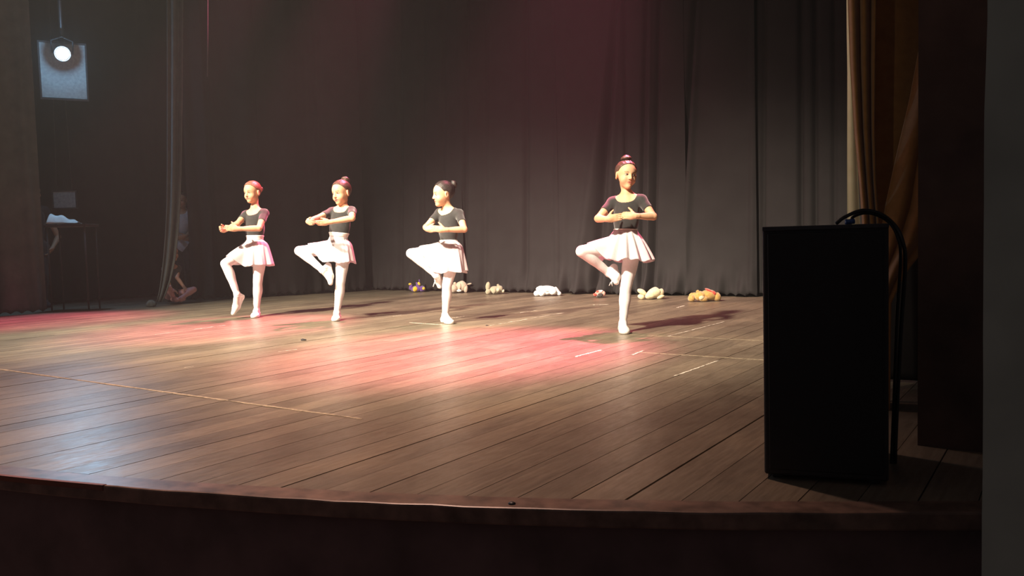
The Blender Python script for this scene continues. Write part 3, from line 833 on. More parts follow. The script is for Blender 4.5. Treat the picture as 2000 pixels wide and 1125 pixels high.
        if 'toe' + sd in cfg:                      # pointed foot
            toe = at(cfg['toe' + sd][0], cfg['toe' + sd][1], D - cfg['toe' + sd][2]); heel = at(cfg['heel' + sd][0], cfg['heel' + sd][1], D - cfg['heel' + sd][2])
            fd = unit(toe - heel)
            put(Ft, d_cone(g, heel, 0.024 * h, heel + (toe - heel) * 0.55, 0.030 * h)); put(Ft, d_cone(g, a, 0.0255 * h, heel + (toe - heel) * 0.6, 0.027 * h), 0.02)
            put(Ft, d_cone(g, heel + (toe - heel) * 0.55, 0.0305 * h, toe - fd * 0.012, 0.0165 * h), 0.012)
            put(Ft, d_cone(g, a, 0.025 * h, heel, 0.024 * h), 0.015)
            flat = False
        else:                                      # standing foot flat on the boards
            fv = cfg['foot' + sd]; fdir = unit(fv[0] * r + fv[1] * view); fl_ = np.array([-fdir[1], fdir[0], 0])
            z0 = a.copy(); z0[2] = 0.0
            heel = z0 - fdir * 0.030 * h; toe = z0 + fdir * 0.135 * h
            put(Ft, d_cone(g, heel + Zu * 0.028 * h, 0.027 * h, z0 + Zu * 0.030 * h, 0.028 * h))
            put(Ft, d_cone(g, a, 0.0260 * h, z0 + fdir * 0.075 * h + Zu * 0.028 * h, 0.026 * h), 0.02)
            put(Ft, d_ell(g, z0 + fdir * 0.085 * h + Zu * 0.018 * h, [fl_, fdir, Zu], np.array([0.036, 0.060, 0.024]) * h), 0.02)
            put(Ft, d_ell(g, toe - fdir * 0.028 * h + Zu * 0.015 * h, [fl_, fdir, Zu], np.array([0.031, 0.034, 0.018]) * h), 0.012)
            put(Ft, d_cone(g, a, 0.0255 * h, heel + Zu * 0.03 * h, 0.025 * h), 0.015)
            flat = True
        limbs[sd] = (U, Fo, Lg, Ft, flat)
    # ---- head
    Hd = g.full()
    E = lambda c, rad: d_ell(g, hp_(*c), HX, np.array(rad) * hs)
    Cn = lambda c0, r0, c1, r1: d_cone(g, hp_(*c0), r0 * hs, hp_(*c1), r1 * hs)
    put(Hd, E((0, -0.013, 0.036), (0.077, 0.093, 0.084)))
    put(Hd, E((0, 0.022, -0.030), (0.0575, 0.061, 0.070)), 0.028 * hs)
    put(Hd, E((0, 0.056, -0.086), (0.021, 0.023, 0.020)), 0.026 * hs)
    put(Hd, E((0, 0.030, 0.030), (0.060, 0.052, 0.055)), 0.02 * hs)
    for s_ in (1, -1):
        put(Hd, E((0.035 * s_, 0.046, -0.036), (0.025, 0.028, 0.027)), 0.02 * hs)
    crown = Hd.copy()
    for s_ in (1, -1):
        cut(Hd, E((0.030 * s_, 0.093, 0.004), (0.019, 0.019, 0.013)), 0.012 * hs)
    put(Hd, Cn((0, 0.078, 0.010), 0.0075, (0, 0.0935, -0.024), 0.0105), 0.012 * hs)
    for s_ in (1, -1):
        put(Hd, E((0.0095 * s_, 0.086, -0.028), (0.007, 0.009, 0.0065)), 0.006 * hs)
    op = cfg.get('mouth', 0.0)
    put(Hd, E((0, 0.0765, -0.0505), (0.021, 0.0095, 0.0055)), 0.006 * hs)
    put(Hd, E((0, 0.0750, -0.0610 - op), (0.018, 0.0095, 0.0060)), 0.006 * hs)
    cut(Hd, E((0, 0.090, -0.0555 - op / 2), (0.019, 0.012, 0.0018 + op * 0.7)), 0.003 * hs)
    for s_ in (1, -1):                              # ears
        c = hp_(0.077 * s_, -0.012, -0.006)
        ax = [unit(hl * s_ * 0.9 - hf * 0.45), unit(hf * 0.9 + hl * s_ * 0.45), hu]
        put(Hd, d_ell(g, c, ax, np.array([0.010, 0.020, 0.031]) * hs), 0.006 * hs)
        cut(Hd, d_ell(g, c + ax[0] * 0.010 * hs + ax[1] * 0.003 * hs, ax, np.array([0.008, 0.010, 0.017]) * hs), 0.004 * hs)
    nk0 = hp_(0, -0.022, -0.06)
    Nk = g.full()
    limb(Nk, g, [(nk0, 0.034 * h), (nk0 + (nb - nk0) * 0.5, 0.0335 * h), (nb, 0.037 * h), (sho - Zu * 0.01, 0.042 * h)], 5)
    # ---- one continuous body
    body = smin(smin(Hd, Nk, 0.014), T, 0.024)
    sides = []
    arms = g.full()
    for sd in 'LR':
        U, Fo, Lg, Ft, flat = limbs[sd]
        arm = smin(U, Fo, 0.010)
        body = np.minimum(body, smin(T, U, 0.024)); arms = np.minimum(arms, arm)
        leg = smin(Lg, Ft, 0.012)
        if flat: leg = np.maximum(leg, plane(g, (0, 0, 0.004), (0, 0, -1)))
        sides.append((leg, Ft, flat))
        body = np.minimum(body, smin(T, leg, 0.045))
    body = np.minimum(body, arms)
    if DBG: print('DBG', cfg['label'][:24], {q: round(float(D - depth(p_)), 3) for q, p_ in {**j, 'SL': SL, 'SR': SRr, 'HL': HL, 'HR': HR}.items()})
    root = empty('person', base); tag(root, cfg['label'], 'person', cfg.get('group'))
    # ---- body mesh with skin tint
    v, q = surface_nets(g, body)
    bo = link_mesh('body', v, q, MAT['skin'], root, base=base)
    loc = (v - hc) @ HX.T / hs
    tint = np.tile(np.array(cfg.get('skin', (0.62, 0.36, 0.21))), (len(v), 1))
    def paint(mask, c):
        mask = np.clip(mask, 0, 1)[:, None]; tint[:] = tint * (1 - mask) + np.array(c) * mask
    x, y, z = loc.T
    fr = y > 0.035
    ax_ = np.abs(x)
    paint(fr * 0.35 * np.exp(-(((ax_ - 0.036) / 0.016) ** 2 + ((z + 0.034) / 0.016) ** 2)), (0.70, 0.24, 0.16))
    lip = ((x / 0.021) ** 2 + ((z + 0.0555 + op / 2) / (0.0105 + op)) ** 2) < 1
    paint(fr * lip * 0.8, (0.50, 0.13, 0.11))
    paint(fr * (((x / 0.014) ** 2 + ((z + 0.0555 + op / 2) / (0.0022 + op * 0.8)) ** 2) < 1) * 0.85, (0.12, 0.03, 0.03))
    brow = (np.abs(z - (0.0240 + 0.08 * (ax_ - 0.020) - 7.0 * (ax_ - 0.030) ** 2)) < 0.0030) & (ax_ > 0.014) & (ax_ < 0.047)
    paint(fr * brow * 0.75, (0.10, 0.05, 0.03))
    lash = (((ax_ - 0.030) / 0.0165) ** 2 + ((z - 0.0065) / 0.0068) ** 2 < 1)
    paint(fr * lash * 0.70, (0.14, 0.06, 0.04))
    nost = (((ax_ - 0.0075) / 0.0035) ** 2 + ((z + 0.0345) / 0.0025) ** 2 < 1)
    paint(fr * nost * 0.7, (0.20, 0.06, 0.04))
    ca = bo.data.color_attributes.new('tint', 'FLOAT_COLOR', 'POINT')
    ca.data.foreach_set('color', np.c_[tint, np.ones(len(v))].astype(np.float32).ravel())
    # ---- eyes
    def ball(name, c, ax, rad, mat, parent, n=12):
        V = []; Fc = []
        for a in range(n // 2 + 1):
            t = PI * a / (n // 2)
            for b in range(n):
                s2 = 2 * PI * b / n
                q_ = np.array([math.sin(t) * math.cos(s2) * rad[0], math.sin(t) * math.sin(s2) * rad[1], math.cos(t) * rad[2]])
                V.append(c + ax[0] * q_[0] + ax[1] * q_[1] + ax[2] * q_[2])
        for a in range(n // 2):
            for b in range(n):
                Fc.append((a * n + b, a * n + n + b, a * n + n + (b + 1) % n, a * n + (b + 1) % n))
        return link_mesh(name, V, Fc, mat, parent, base=base)
    if cfg.get('face', True):
        gz = cfg.get('gaze', 0.0)
        for s_ in (1, -1):
            e_ = ball('eye', hp_(0.030 * s_, 0.0665, 0.004), HX, np.array([0.0150, 0.0125, 0.0075 * cfg.get('eyeopen', 1)]) * hs, MAT['eye_white'], bo)
            ball('iris', hp_(0.030 * s_ + gz, 0.0755, 0.004), HX, np.array([0.0070, 0.0050, 0.0070 * cfg.get('eyeopen', 1)]) * hs, MAT['iris'], bo)
    # ---- garments
    XYZ = g.xyz((slice(None),) * 3)
    reg = T - 0.022
    for sd, S in (('L', SL), ('R', SRr)):
        e = j['e' + sd]; cutp = S + (e - S) * cfg.get('sleeve', 0.55)
        reg = np.minimum(reg, np.maximum(limbs[sd][0] - 0.018, plane(g, cutp, unit(e - S))))
    if cfg.get('scoop', True):
        reg2 = reg.copy()
        sc = cfg.get('scoopr', (0.084, 0.094, 0.076))
        cut(reg2, d_ell(g, nb + Fd * 0.018 * h - Zu * 0.002 * h, A3, np.array(sc) * h))
        reg = reg2
    reg = np.maximum(reg, plane(g, pel - Zu * 0.10, -up1))
    top = np.maximum(np.minimum(body, body) - cfg.get('topoff', 0.0045), reg)
    v, q = surface_nets(g, top)
    link_mesh(cfg.get('topname', 'leotard'), v, q, MAT[cfg.get('topmat', 'black_knit')], root, base=base)
    legs = np.minimum(sides[0][0], sides[1][0])
    lreg = np.maximum(legs - 0.02, plane(g, wst - up1 * 0.03, up1))
    if cfg.get('tightname', 'tights') == 'trousers': off = 0.010
    else: off = 0.003
    tg = np.maximum(body - off, lreg)
    tg = np.maximum(tg, plane(g, (0, 0, 0.003), (0, 0, -1)))
    v, q = surface_nets(g, tg)
    link_mesh(cfg.get('tightname', 'tights'), v, q, MAT[cfg.get('tightmat', 'tights')], root, base=base)
    for (leg, Ft, flat), sd in zip(sides, 'LR'):
        sh_ = np.maximum(np.minimum(leg, Ft) - 0.005, Ft - 0.006)
        a = j['a' + sd]; k = j['k' + sd]
        sh_ = np.maximum(sh_, plane(g, a - unit(k - a) * 0.020, unit(k - a)))
        if flat: sh_ = np.maximum(sh_, plane(g, (0, 0, 0.001), (0, 0, -1)))
        v, q = surface_nets(g, sh_)
        so = link_mesh('ballet_shoe' if cfg.get('tightname', 'tights') == 'tights' else 'shoe', v, q, MAT[cfg.get('shoemat', 'shoe')], root, base=base)
        if ('ribbon' + sd) in cfg:
            pts = cfg['ribbon' + sd]
            for seg in pts:
                tube_obj('ribbon', [at(p[0], p[1], D - p[2]) for p in seg], 0.0035, MAT['tights'], so, 6, base)
    # ---- hair
    if cfg.get('hair'):
        X, Y, Z = XYZ
        lx = [((X - hc[0]) * HX[i][0] + (Y - hc[1]) * HX[i][1] + (Z - hc[2]) * HX[i][2]) / hs for i in range(3)]
        zs = [-0.090, -0.03, 0.005, 0.022, 0.032, 0.060, 0.082, 0.100, 0.14]
        ys = [-0.060, -0.040, -0.034, -0.022, 0.018, 0.036, 0.052, 0.074, 0.13]
        sub = g.sl(hc - 0.2 * hs, hc + 0.2 * hs)
        line = np.interp(lx[2][sub], zs, ys).astype(np.float32)
        # the hairline rises in an arc over the brow
        line = line - 0.10 * np.maximum(np.abs(lx[0][sub]) - 0.045, 0)
        strands = 0.0012 * np.sin(lx[0][sub] * 260 + 30 * lx[2][sub])
        hf_ = np.full_like(crown, 0.1)
        hf_[sub] = np.maximum(np.maximum(crown[sub] - 0.0075 * hs - strands, (lx[1][sub] - line) * hs * 0.8), (-0.088 - lx[2][sub]) * hs)
        v, q = surface_nets(g, hf_)
        ho = link_mesh('hair', v, q, MAT[cfg['hair']], root, base=base)
        if 'bun' in cfg:
            bc = hp_(*cfg['bun'][0]); axd = unit(bc - hp_(0, -0.012, 0.036)); R0, R1 = cfg['bun'][1], cfg['bun'][2]
            u_ = unit(np.cross(axd, hl + 0.3 * hf)); w_ = np.cross(axd, u_)
            gb = Grid(bc - 0.085, bc + 0.085, 0.0028); B = gb.full()
            put(B, d_ell(gb, bc, [u_, w_, axd], np.array([R0 * 0.92, R0 * 0.92, R1 * 0.9])))
            n_ = 44                                  # hair wound in a coil
            turns = 2.4
            pp = []
            for i in range(n_ + 1):
                t = i / n_; a_ = 2 * PI * turns * t; rr_ = R0 * (0.95 - 0.75 * t)
                pp.append(bc + (u_ * math.cos(a_) + w_ * math.sin(a_)) * rr_ + axd * (R1 * (-0.25 + 0.85 * math.sin(t * 1.5))))
            for i in range(n_):
                put(B, d_cone(gb, pp[i], R0 * 0.26, pp[i + 1], R0 * 0.26), 0.002)
            put(B, d_cone(gb, bc - axd * R1 * 1.6, R0 * 0.6, bc, R0 * 0.6), 0.006)
            v, q = surface_nets(gb, B)
            link_mesh('hair_bun', v, q, MAT[cfg['hair']], ho, base=base)
    # ---- skirt
    if 'skirt' in cfg:
        sk = cfg['skirt']
        wc = at(*sk['top'][:2], D - sk['top'][2])
        axis = unit(up1 + sk.get('lean', np.zeros(3)))
        ox = unit(Lf - axis * (Lf @ axis)); oy = np.cross(axis, ox)
        nth = 128
        ths = np.linspace(0, 2 * PI, nth, endpoint=False)
        od = np.outer(np.cos(ths), ox) + np.outer(np.sin(ths), oy)
        solid = np.minimum(np.maximum(top, -1), body - 0.004)
        wsolid = np.minimum(T, limbs['L'][2]); wsolid = np.minimum(wsolid, limbs['R'][2])
        wsolid = np.minimum(wsolid - 0.005, np.minimum(sides[0][0], sides[1][0]) - 0.004)
        def ring(c):
            rad = np.full(nth, 0.03)
            for _ in range(60):
                dd = sample(g, wsolid, c + od * rad[:, None]); rad = rad + np.where(dd < 0.005, 0.002, 0)
            rad = np.convolve(np.r_[rad[-6:], rad, rad[:6]], np.ones(7) / 7, 'same')[6:-6]
            return c + od * rad[:, None]
        band = sk.get('band', 0.035)
        rows = [ring(wc + axis * (band * (1 - t)) - axis * band * 0.0) for t in np.linspace(0, 1, 5)]
        V = np.concatenate(rows); F = []
        for a in range(4):
            for b in range(nth):
                F.append((a * nth + b, (a + 1) * nth + b, (a + 1) * nth + (b + 1) % nth, a * nth + (b + 1) % nth))
        wb = link_mesh('waistband', V, F, MAT['shoe'], root, base=base)
        m = wb.modifiers.new('thickness', 'SOLIDIFY'); m.thickness = 0.004; m.offset = 0
        ns, ds = sk.get('n', 40), sk['len'] / sk.get('n', 40)
        rs = np.random.RandomState(sk.get('seed', 1))
        nf = sk.get('folds', 13)
        rip = np.sin(nf * ths + 1.2 * np.sin(2 * ths + rs.rand() * 6) + rs.rand() * 6) + 0.5 * np.sin((nf * 2 - 3) * ths + rs.rand() * 6)
        al = math.radians(sk.get('flare', 22)) + math.radians(sk.get('ruf', 9)) * rip
        p = rows[-1].copy(); out = [p.copy()]
        mar = 0.010
        down = -axis * 0.4 - Zu * 0.6; down = unit(down)
        lim = sk['len'] * (1 + 0.03 * np.sin(5 * ths + rs.rand() * 6) + 0.02 * rip)
        for i in range(ns):
            dsv = (lim / ns)[:, None]
            sag = 1 - 0.35 * i / ns
            dr = od * np.sin(al * sag)[:, None] + down * np.cos(al * sag)[:, None]
            cand = p + dr * dsv
            dd = sample(g, wsolid, cand); G = grad(g, wsolid, cand)
            touch = dd < mar
            dt = dr + od * 0.45
            tn = dt - G * np.sum(dt * G, 1, keepdims=True)
            tn /= np.linalg.norm(tn, axis=1, keepdims=True) + 1e-9
            slide = p + tn * dsv
            d2 = sample(g, wsolid, slide); G2 = grad(g, wsolid, slide)
            slide = slide + G2 * np.maximum(mar - d2, 0)[:, None]
            p = np.where(touch[:, None], slide, cand)
            out.append(p.copy())
        S = np.array(out)
        for _ in range(sk.get('smooth', 5)):
            S2 = S.copy()
            S2[1:] = 0.5 * S[1:] + 0.25 * (np.roll(S[1:], 1, 1) + np.roll(S[1:], -1, 1))
            S2[1:-1] = 0.6 * S2[1:-1] + 0.2 * (S2[:-2] + S2[2:])
            S = S2
        # keep the fine gathers after the smoothing and stay outside the legs
        amp = (np.arange(ns + 1) / ns)[:, None] ** 1.2
        flat_ = S.reshape(-1, 3)
        for _ in range(3):
            dd = sample(g, wsolid, flat_); G = grad(g, wsolid, flat_)
            flat_ = flat_ + G * np.maximum(mar * 0.8 - dd, 0)[:, None]
        S = flat_.reshape(ns + 1, nth, 3)
        gather = (0.002 + 0.005 * amp) * (np.sin(19 * ths + 3 * np.sin(2 * ths + 1)) * (0.5 + 0.5 * np.sin(3 * ths + 2)))[None, :] * sk.get('gather', 1.0)
        nrm = S - S.mean(1, keepdims=True); nrm /= np.linalg.norm(nrm, axis=2, keepdims=True) + 1e-9
        S[1:] = S[1:] + nrm[1:] * np.maximum(gather[1:], -0.002)[:, :, None] * np.clip(np.arange(1, ns + 1) / 6, 0, 1)[:, None, None]
        idx = np.arange((ns + 1) * nth).reshape(ns + 1, nth)
        Fq = np.stack([idx[:-1], idx[1:], np.roll(idx[1:], -1, 1), np.roll(idx[:-1], -1, 1)], -1).reshape(-1, 4)
        so = link_mesh('skirt', S.reshape(-1, 3), Fq, MAT['sheer'], root, base=base)
        m = so.modifiers.new('thickness', 'SOLIDIFY'); m.thickness = 0.0025; m.offset = 0
    return root

DBG = False
GD = 'young ballet dancers in a row'
def foot_base(px, py):
    p = onfloor(px, py); p[2] = 0.0
    return p
# picture-space joints: (x, y[, metres towards the camera]) ; elbows, wrists, knees: (x, y, side of the bone towards + / away from - the camera)
b1 = foot_base(499, 619)
dancer(dict(D=depth(b1), base=b1, h=1.36, yaw=40, label='leftmost ballet dancer, toe lowered near the floor, arms rounded to the left', group=GD,
    pelvis=(499, 486), waist=(497, 455), shoulders=(498.5, 418), neck=(497.5, 407), shtilt=0.004,
    elbowL=(506, 446, 1), wristL=(464, 447, 1), elbowR=(464, 437, 1, 0.11), wristR=(440.5, 449, 1, 0.20),
    handL=((-1, 0.10, 0.0), (0.1, 0.15, -1), (0, 1, 0), dict(curl=(10, 22, 18), thumb_out=0.9)),
    handR=((-0.55, 0.05, 0.75), (1, 0.2, 0.3), (0, 1, 0.0), dict(curl=(18, 30, 25), thumb_out=0.45)),
    kneeL=(503.5, 550, 1), ankleL=(500.5, 606, 1, 0.0), footL=(-0.15, 1),
    kneeR=(440, 515, 1), ankleR=(463, 575, -1), toeR=(454.5, 614, 0.15), heelR=(471, 580, 0.08),
    head=(492.8, 376.5, 0.02), headrot=(45, 6, 2), hs=0.94, hair='hair_brown', bun=((0.02, -0.112, 0.028), 0.026, 0.020), skin=(0.66, 0.40, 0.24), eyeopen=0.6,
    skirt=dict(top=(496.5, 469, 0), len=0.275, flare=17, ruf=7, folds=11, seed=2, band=0.045)))
b2 = foot_base(656, 625)
dancer(dict(D=depth(b2), base=b2, h=1.31, yaw=36, label='ballet dancer second from left, mouth open, knee lifted and arms reaching left', group=GD,
    pelvis=(661, 486), waist=(660, 452), shoulders=(667.5, 413), neck=(669, 402), shtilt=0.0,
    elbowL=(688, 426, 1), wristL=(643, 434, 1), elbowR=(618, 427, 1), wristR=(601, 433, 1),
    handL=((-1, -0.08, 0.0), (0.0, 0.45, -0.9), (0, 1, 0.4), dict(curl=(8, 14, 12), thumb_out=0.35)),
    handR=((0.35, -0.15, 1.0), (0.9, 0.3, -0.4), (0, 1, 0.0), dict(curl=(20, 30, 20), thumb_out=0.4)),
    kneeL=(665, 550, 1), ankleL=(658, 611, 1, 0.0), footL=(-0.12, 1),
    kneeR=(584.5, 490, 1), ankleR=(630, 528, 1), toeR=(646, 555, 0.10), heelR=(641, 519, 0.02),
    head=(666.5, 377.5, 0.02), headrot=(46, 7, 4), hs=0.99, hair='hair_dark', bun=((0, -0.088, 0.118), 0.040, 0.029), skin=(0.64, 0.38, 0.23), mouth=0.006, eyeopen=0.65,
    skirt=dict(top=(660, 463, 0), len=0.25, flare=15, ruf=7, folds=11, seed=5, band=0.04)))
b3 = foot_base(870, 631)
dancer(dict(D=depth(b3), base=b3, h=1.245, yaw=38, label='ballet dancer third from left with her face in profile', group=GD,
    pelvis=(877, 490), waist=(875, 457), shoulders=(877.5, 417), neck=(872.5, 405), shtilt=-0.008,
    elbowL=(907, 448, 1), wristL=(868, 449, 1), elbowR=(832, 444, 1), wristR=(834, 448, 1),
    handL=((-1, 0.16, 0.0), (0.1, 0.1, -1), (0, 1, 0), dict(curl=(8, 16, 14), thumb_out=0.8)),
    handR=((0.75, 0.0, 0.5), (0.3, 0.1, -1), (0, 1, 0.0), dict(curl=(10, 20, 18), thumb_out=0.5)),
    kneeL=(873, 558, 1), ankleL=(869.5, 616, 1, 0.0), footL=(0.40, 1),
    kneeR=(803, 495, 1), ankleR=(852, 538, -1), toeR=(859, 562, -0.03), heelR=(853, 528, -0.05),
    ribbonR=[[(850, 549, 0.0), (848, 554, 0.01), (846, 560, 0.0)]],
    head=(865.5, 380, 0.02), headrot=(74, 4, 0), hs=0.95, hair='hair_black', bun=((0.0, -0.112, 0.088), 0.034, 0.027), skin=(0.68, 0.41, 0.25),
    skirt=dict(top=(876, 471, 0), len=0.285, flare=12, ruf=5, folds=9, seed=8, band=0.008)))
b4 = foot_base(1217, 649)
dancer(dict(D=depth(b4), base=b4, h=1.27, yaw=14, label='rightmost and nearest ballet dancer looking right, fluffy skirt and top bun', group=GD,
    pelvis=(1222, 480), waist=(1221, 443), shoulders=(1224.5, 393), neck=(1224, 379), shtilt=0.004,
    elbowL=(1276, 423, 1, 0.125), wristL=(1241, 422, 1, 0.205), elbowR=(1168, 427, 1, 0.03), wristR=(1186, 428, 1, 0.165),
    handL=((-1, 0.10, 0.05), (0.0, -0.2, -1), (0, 1, 0), dict(curl=(28, 45, 40), thumb_out=1.1)),
    handR=((1, 0.14, 0.0), (0.0, 0.0, -1), (0, 1, 0), dict(curl=(4, 8, 8), thumb_out=0.95)),
    kneeL=(1222, 562, 1), ankleL=(1216.5, 632, 1, 0.0), footL=(0.12, 1),
    kneeR=(1136, 491, 1), ankleR=(1189, 533, -1), toeR=(1204, 554, 0.04), heelR=(1199, 523, 0.0),
    ribbonR=[[(1196, 548, 0.07), (1193, 552, 0.075), (1190, 558, 0.07)], [(1196, 548, 0.07), (1195, 553, 0.08), (1196, 559, 0.075)]],
    head=(1223, 343.2, 0.02), headrot=(-24, 2, -6), hs=0.925, hair='hair_dark', bun=((0.0, -0.022, 0.138), 0.038, 0.025), skin=(0.66, 0.39, 0.23), gaze=0.003, eyeopen=0.85,
    skirt=dict(top=(1221, 450, 0), len=0.25, flare=33, ruf=9, folds=12, seed=11, band=0.008, gather=1.4)))

# ------------------------------------------------------------------ people in the left wing
bA = at(361, 600, 11.5); bA[2] = 0
dA = depth(bA); sA = FPX / dA
def wing(px, z, t=0.0):      # picture x and height above the boards -> picture point for the helper figure
    p = at(px, 500, dA - t); p[2] = z
    v = p - CAM; d = v @ FW
    return (CX + FPX * (v @ RT) / d, CY - FPX * (v @ UP) / d)
def W3(px, z, s): return (*wing(px, z), s)
dancer(dict(D=dA, base=bA, h=1.46, yaw=20, vox=0.007, label='helper in a pale grey top standing in the dark left wing', group=None,
    pelvis=wing(360, 0.72), waist=wing(360, 0.90), shoulders=wing(361, 1.17), neck=wing(361, 1.23),
    elbowL=W3(379, 0.96, 1), wristL=W3(366, 0.88, 1), elbowR=W3(343, 0.96, 1), wristR=W3(356, 0.86, 1),
    handL=((-1, -0.3, 0.2), (0, 0.2, -1), (0, 1, 0)), handR=((1, -0.3, 0.2), (0, 0.2, -1), (0, 1, 0)),
    kneeL=W3(367, 0.40, 1), ankleL=(*wing(367, 0.07), 1, 0.0), footL=(0.2, 1),
    kneeR=W3(353, 0.40, 1), ankleR=(*wing(353, 0.07), 1, 0.0), footR=(-0.2, 1),
    head=(*wing(361, 1.375), 0.02), headrot=(25, 5, 0), hs=0.97, hair='hair_black', skin=(0.45, 0.28, 0.18),
    topname='shirt', topmat='grey_shirt', topoff=0.010, sleeve=0.6, scoopr=(0.06, 0.06, 0.05), tightname='trousers', tightmat='dark_cloth', shoemat='dark_cloth'))
bB = at(338, 594, 10.62); bB[2] = 0
dB = depth(bB)
dA_keep = dA; dA = dB
dancer(dict(D=dB, base=bB, h=1.15, yaw=-35, vox=0.006, label='child in pink tights sitting on the floor behind the swept grey curtain', group=None,
    pelvis=wing(334, 0.10), waist=wing(333, 0.26), shoulders=wing(334, 0.45), neck=wing(335, 0.51),
    elbowL=W3(344, 0.33, 1), wristL=W3(357, 0.20, 1), elbowR=W3(324, 0.33, 1), wristR=W3(330, 0.18, 1),
    handL=((0.6, -0.8, 0.2), (0, -1, -0.2), (-1, 0, 0.3)), handR=((1, -0.4, 0.2), (0, -1, -0.2), (0, 0, 1)),
    kneeL=W3(375, 0.17, 1), ankleL=(*wing(352, 0.07), 1, 0.14), toeL=(*wing(343, 0.045), 0.20), heelL=(*wing(354, 0.05), 0.13),
    kneeR=W3(326, 0.20, 1), ankleR=(*wing(336, 0.06), 1, 0.20), toeR=(*wing(345, 0.045), 0.25), heelR=(*wing(333, 0.05), 0.20),
    head=(*wing(336, 0.645), 0.02), headrot=(-40, 0, 0), hs=0.92, hair='hair_dark', skin=(0.55, 0.30, 0.2),
    tightmat='pink_tights', shoemat='pink_tights'))
bC = at(74, 606, 10.55); bC[2] = 0
dA = depth(bC)
dancer(dict(D=dA, base=bC, h=1.55, yaw=-30, vox=0.008, label='helper in dark clothes half hidden behind the far left curtain, arm bent', group=None,
    pelvis=wing(73, 0.76), waist=wing(73, 0.95), shoulders=wing(73, 1.25), neck=wing(73, 1.31),
    elbowL=W3(116, 0.90, 1), wristL=W3(104, 0.76, 1), elbowR=W3(60, 1.02, 1), wristR=W3(64, 0.85, 1),
    handL=((-0.5, -0.8, 0.2), (-1, 0, 0), (0, 0.3, 1)), handR=((0.2, -1, 0.2), (0, 0, -1), (1, 0, 0)),
    kneeL=W3(82, 0.42, 1), ankleL=(*wing(81, 0.07), 1, 0.0), footL=(0.3, 1),
    kneeR=W3(66, 0.42, 1), ankleR=(*wing(65, 0.07), 1, 0.0), footR=(0.1, 1),
    head=(*wing(73, 1.47), 0.0), headrot=(-30, 0, 0), hs=0.98, hair='hair_black', skin=(0.42, 0.27, 0.18),
    topname='shirt', topmat='dark_cloth', topoff=0.010, sleeve=0.6, scoopr=(0.06, 0.06, 0.05), tightname='trousers', tightmat='dark_cloth', shoemat='dark_cloth'))

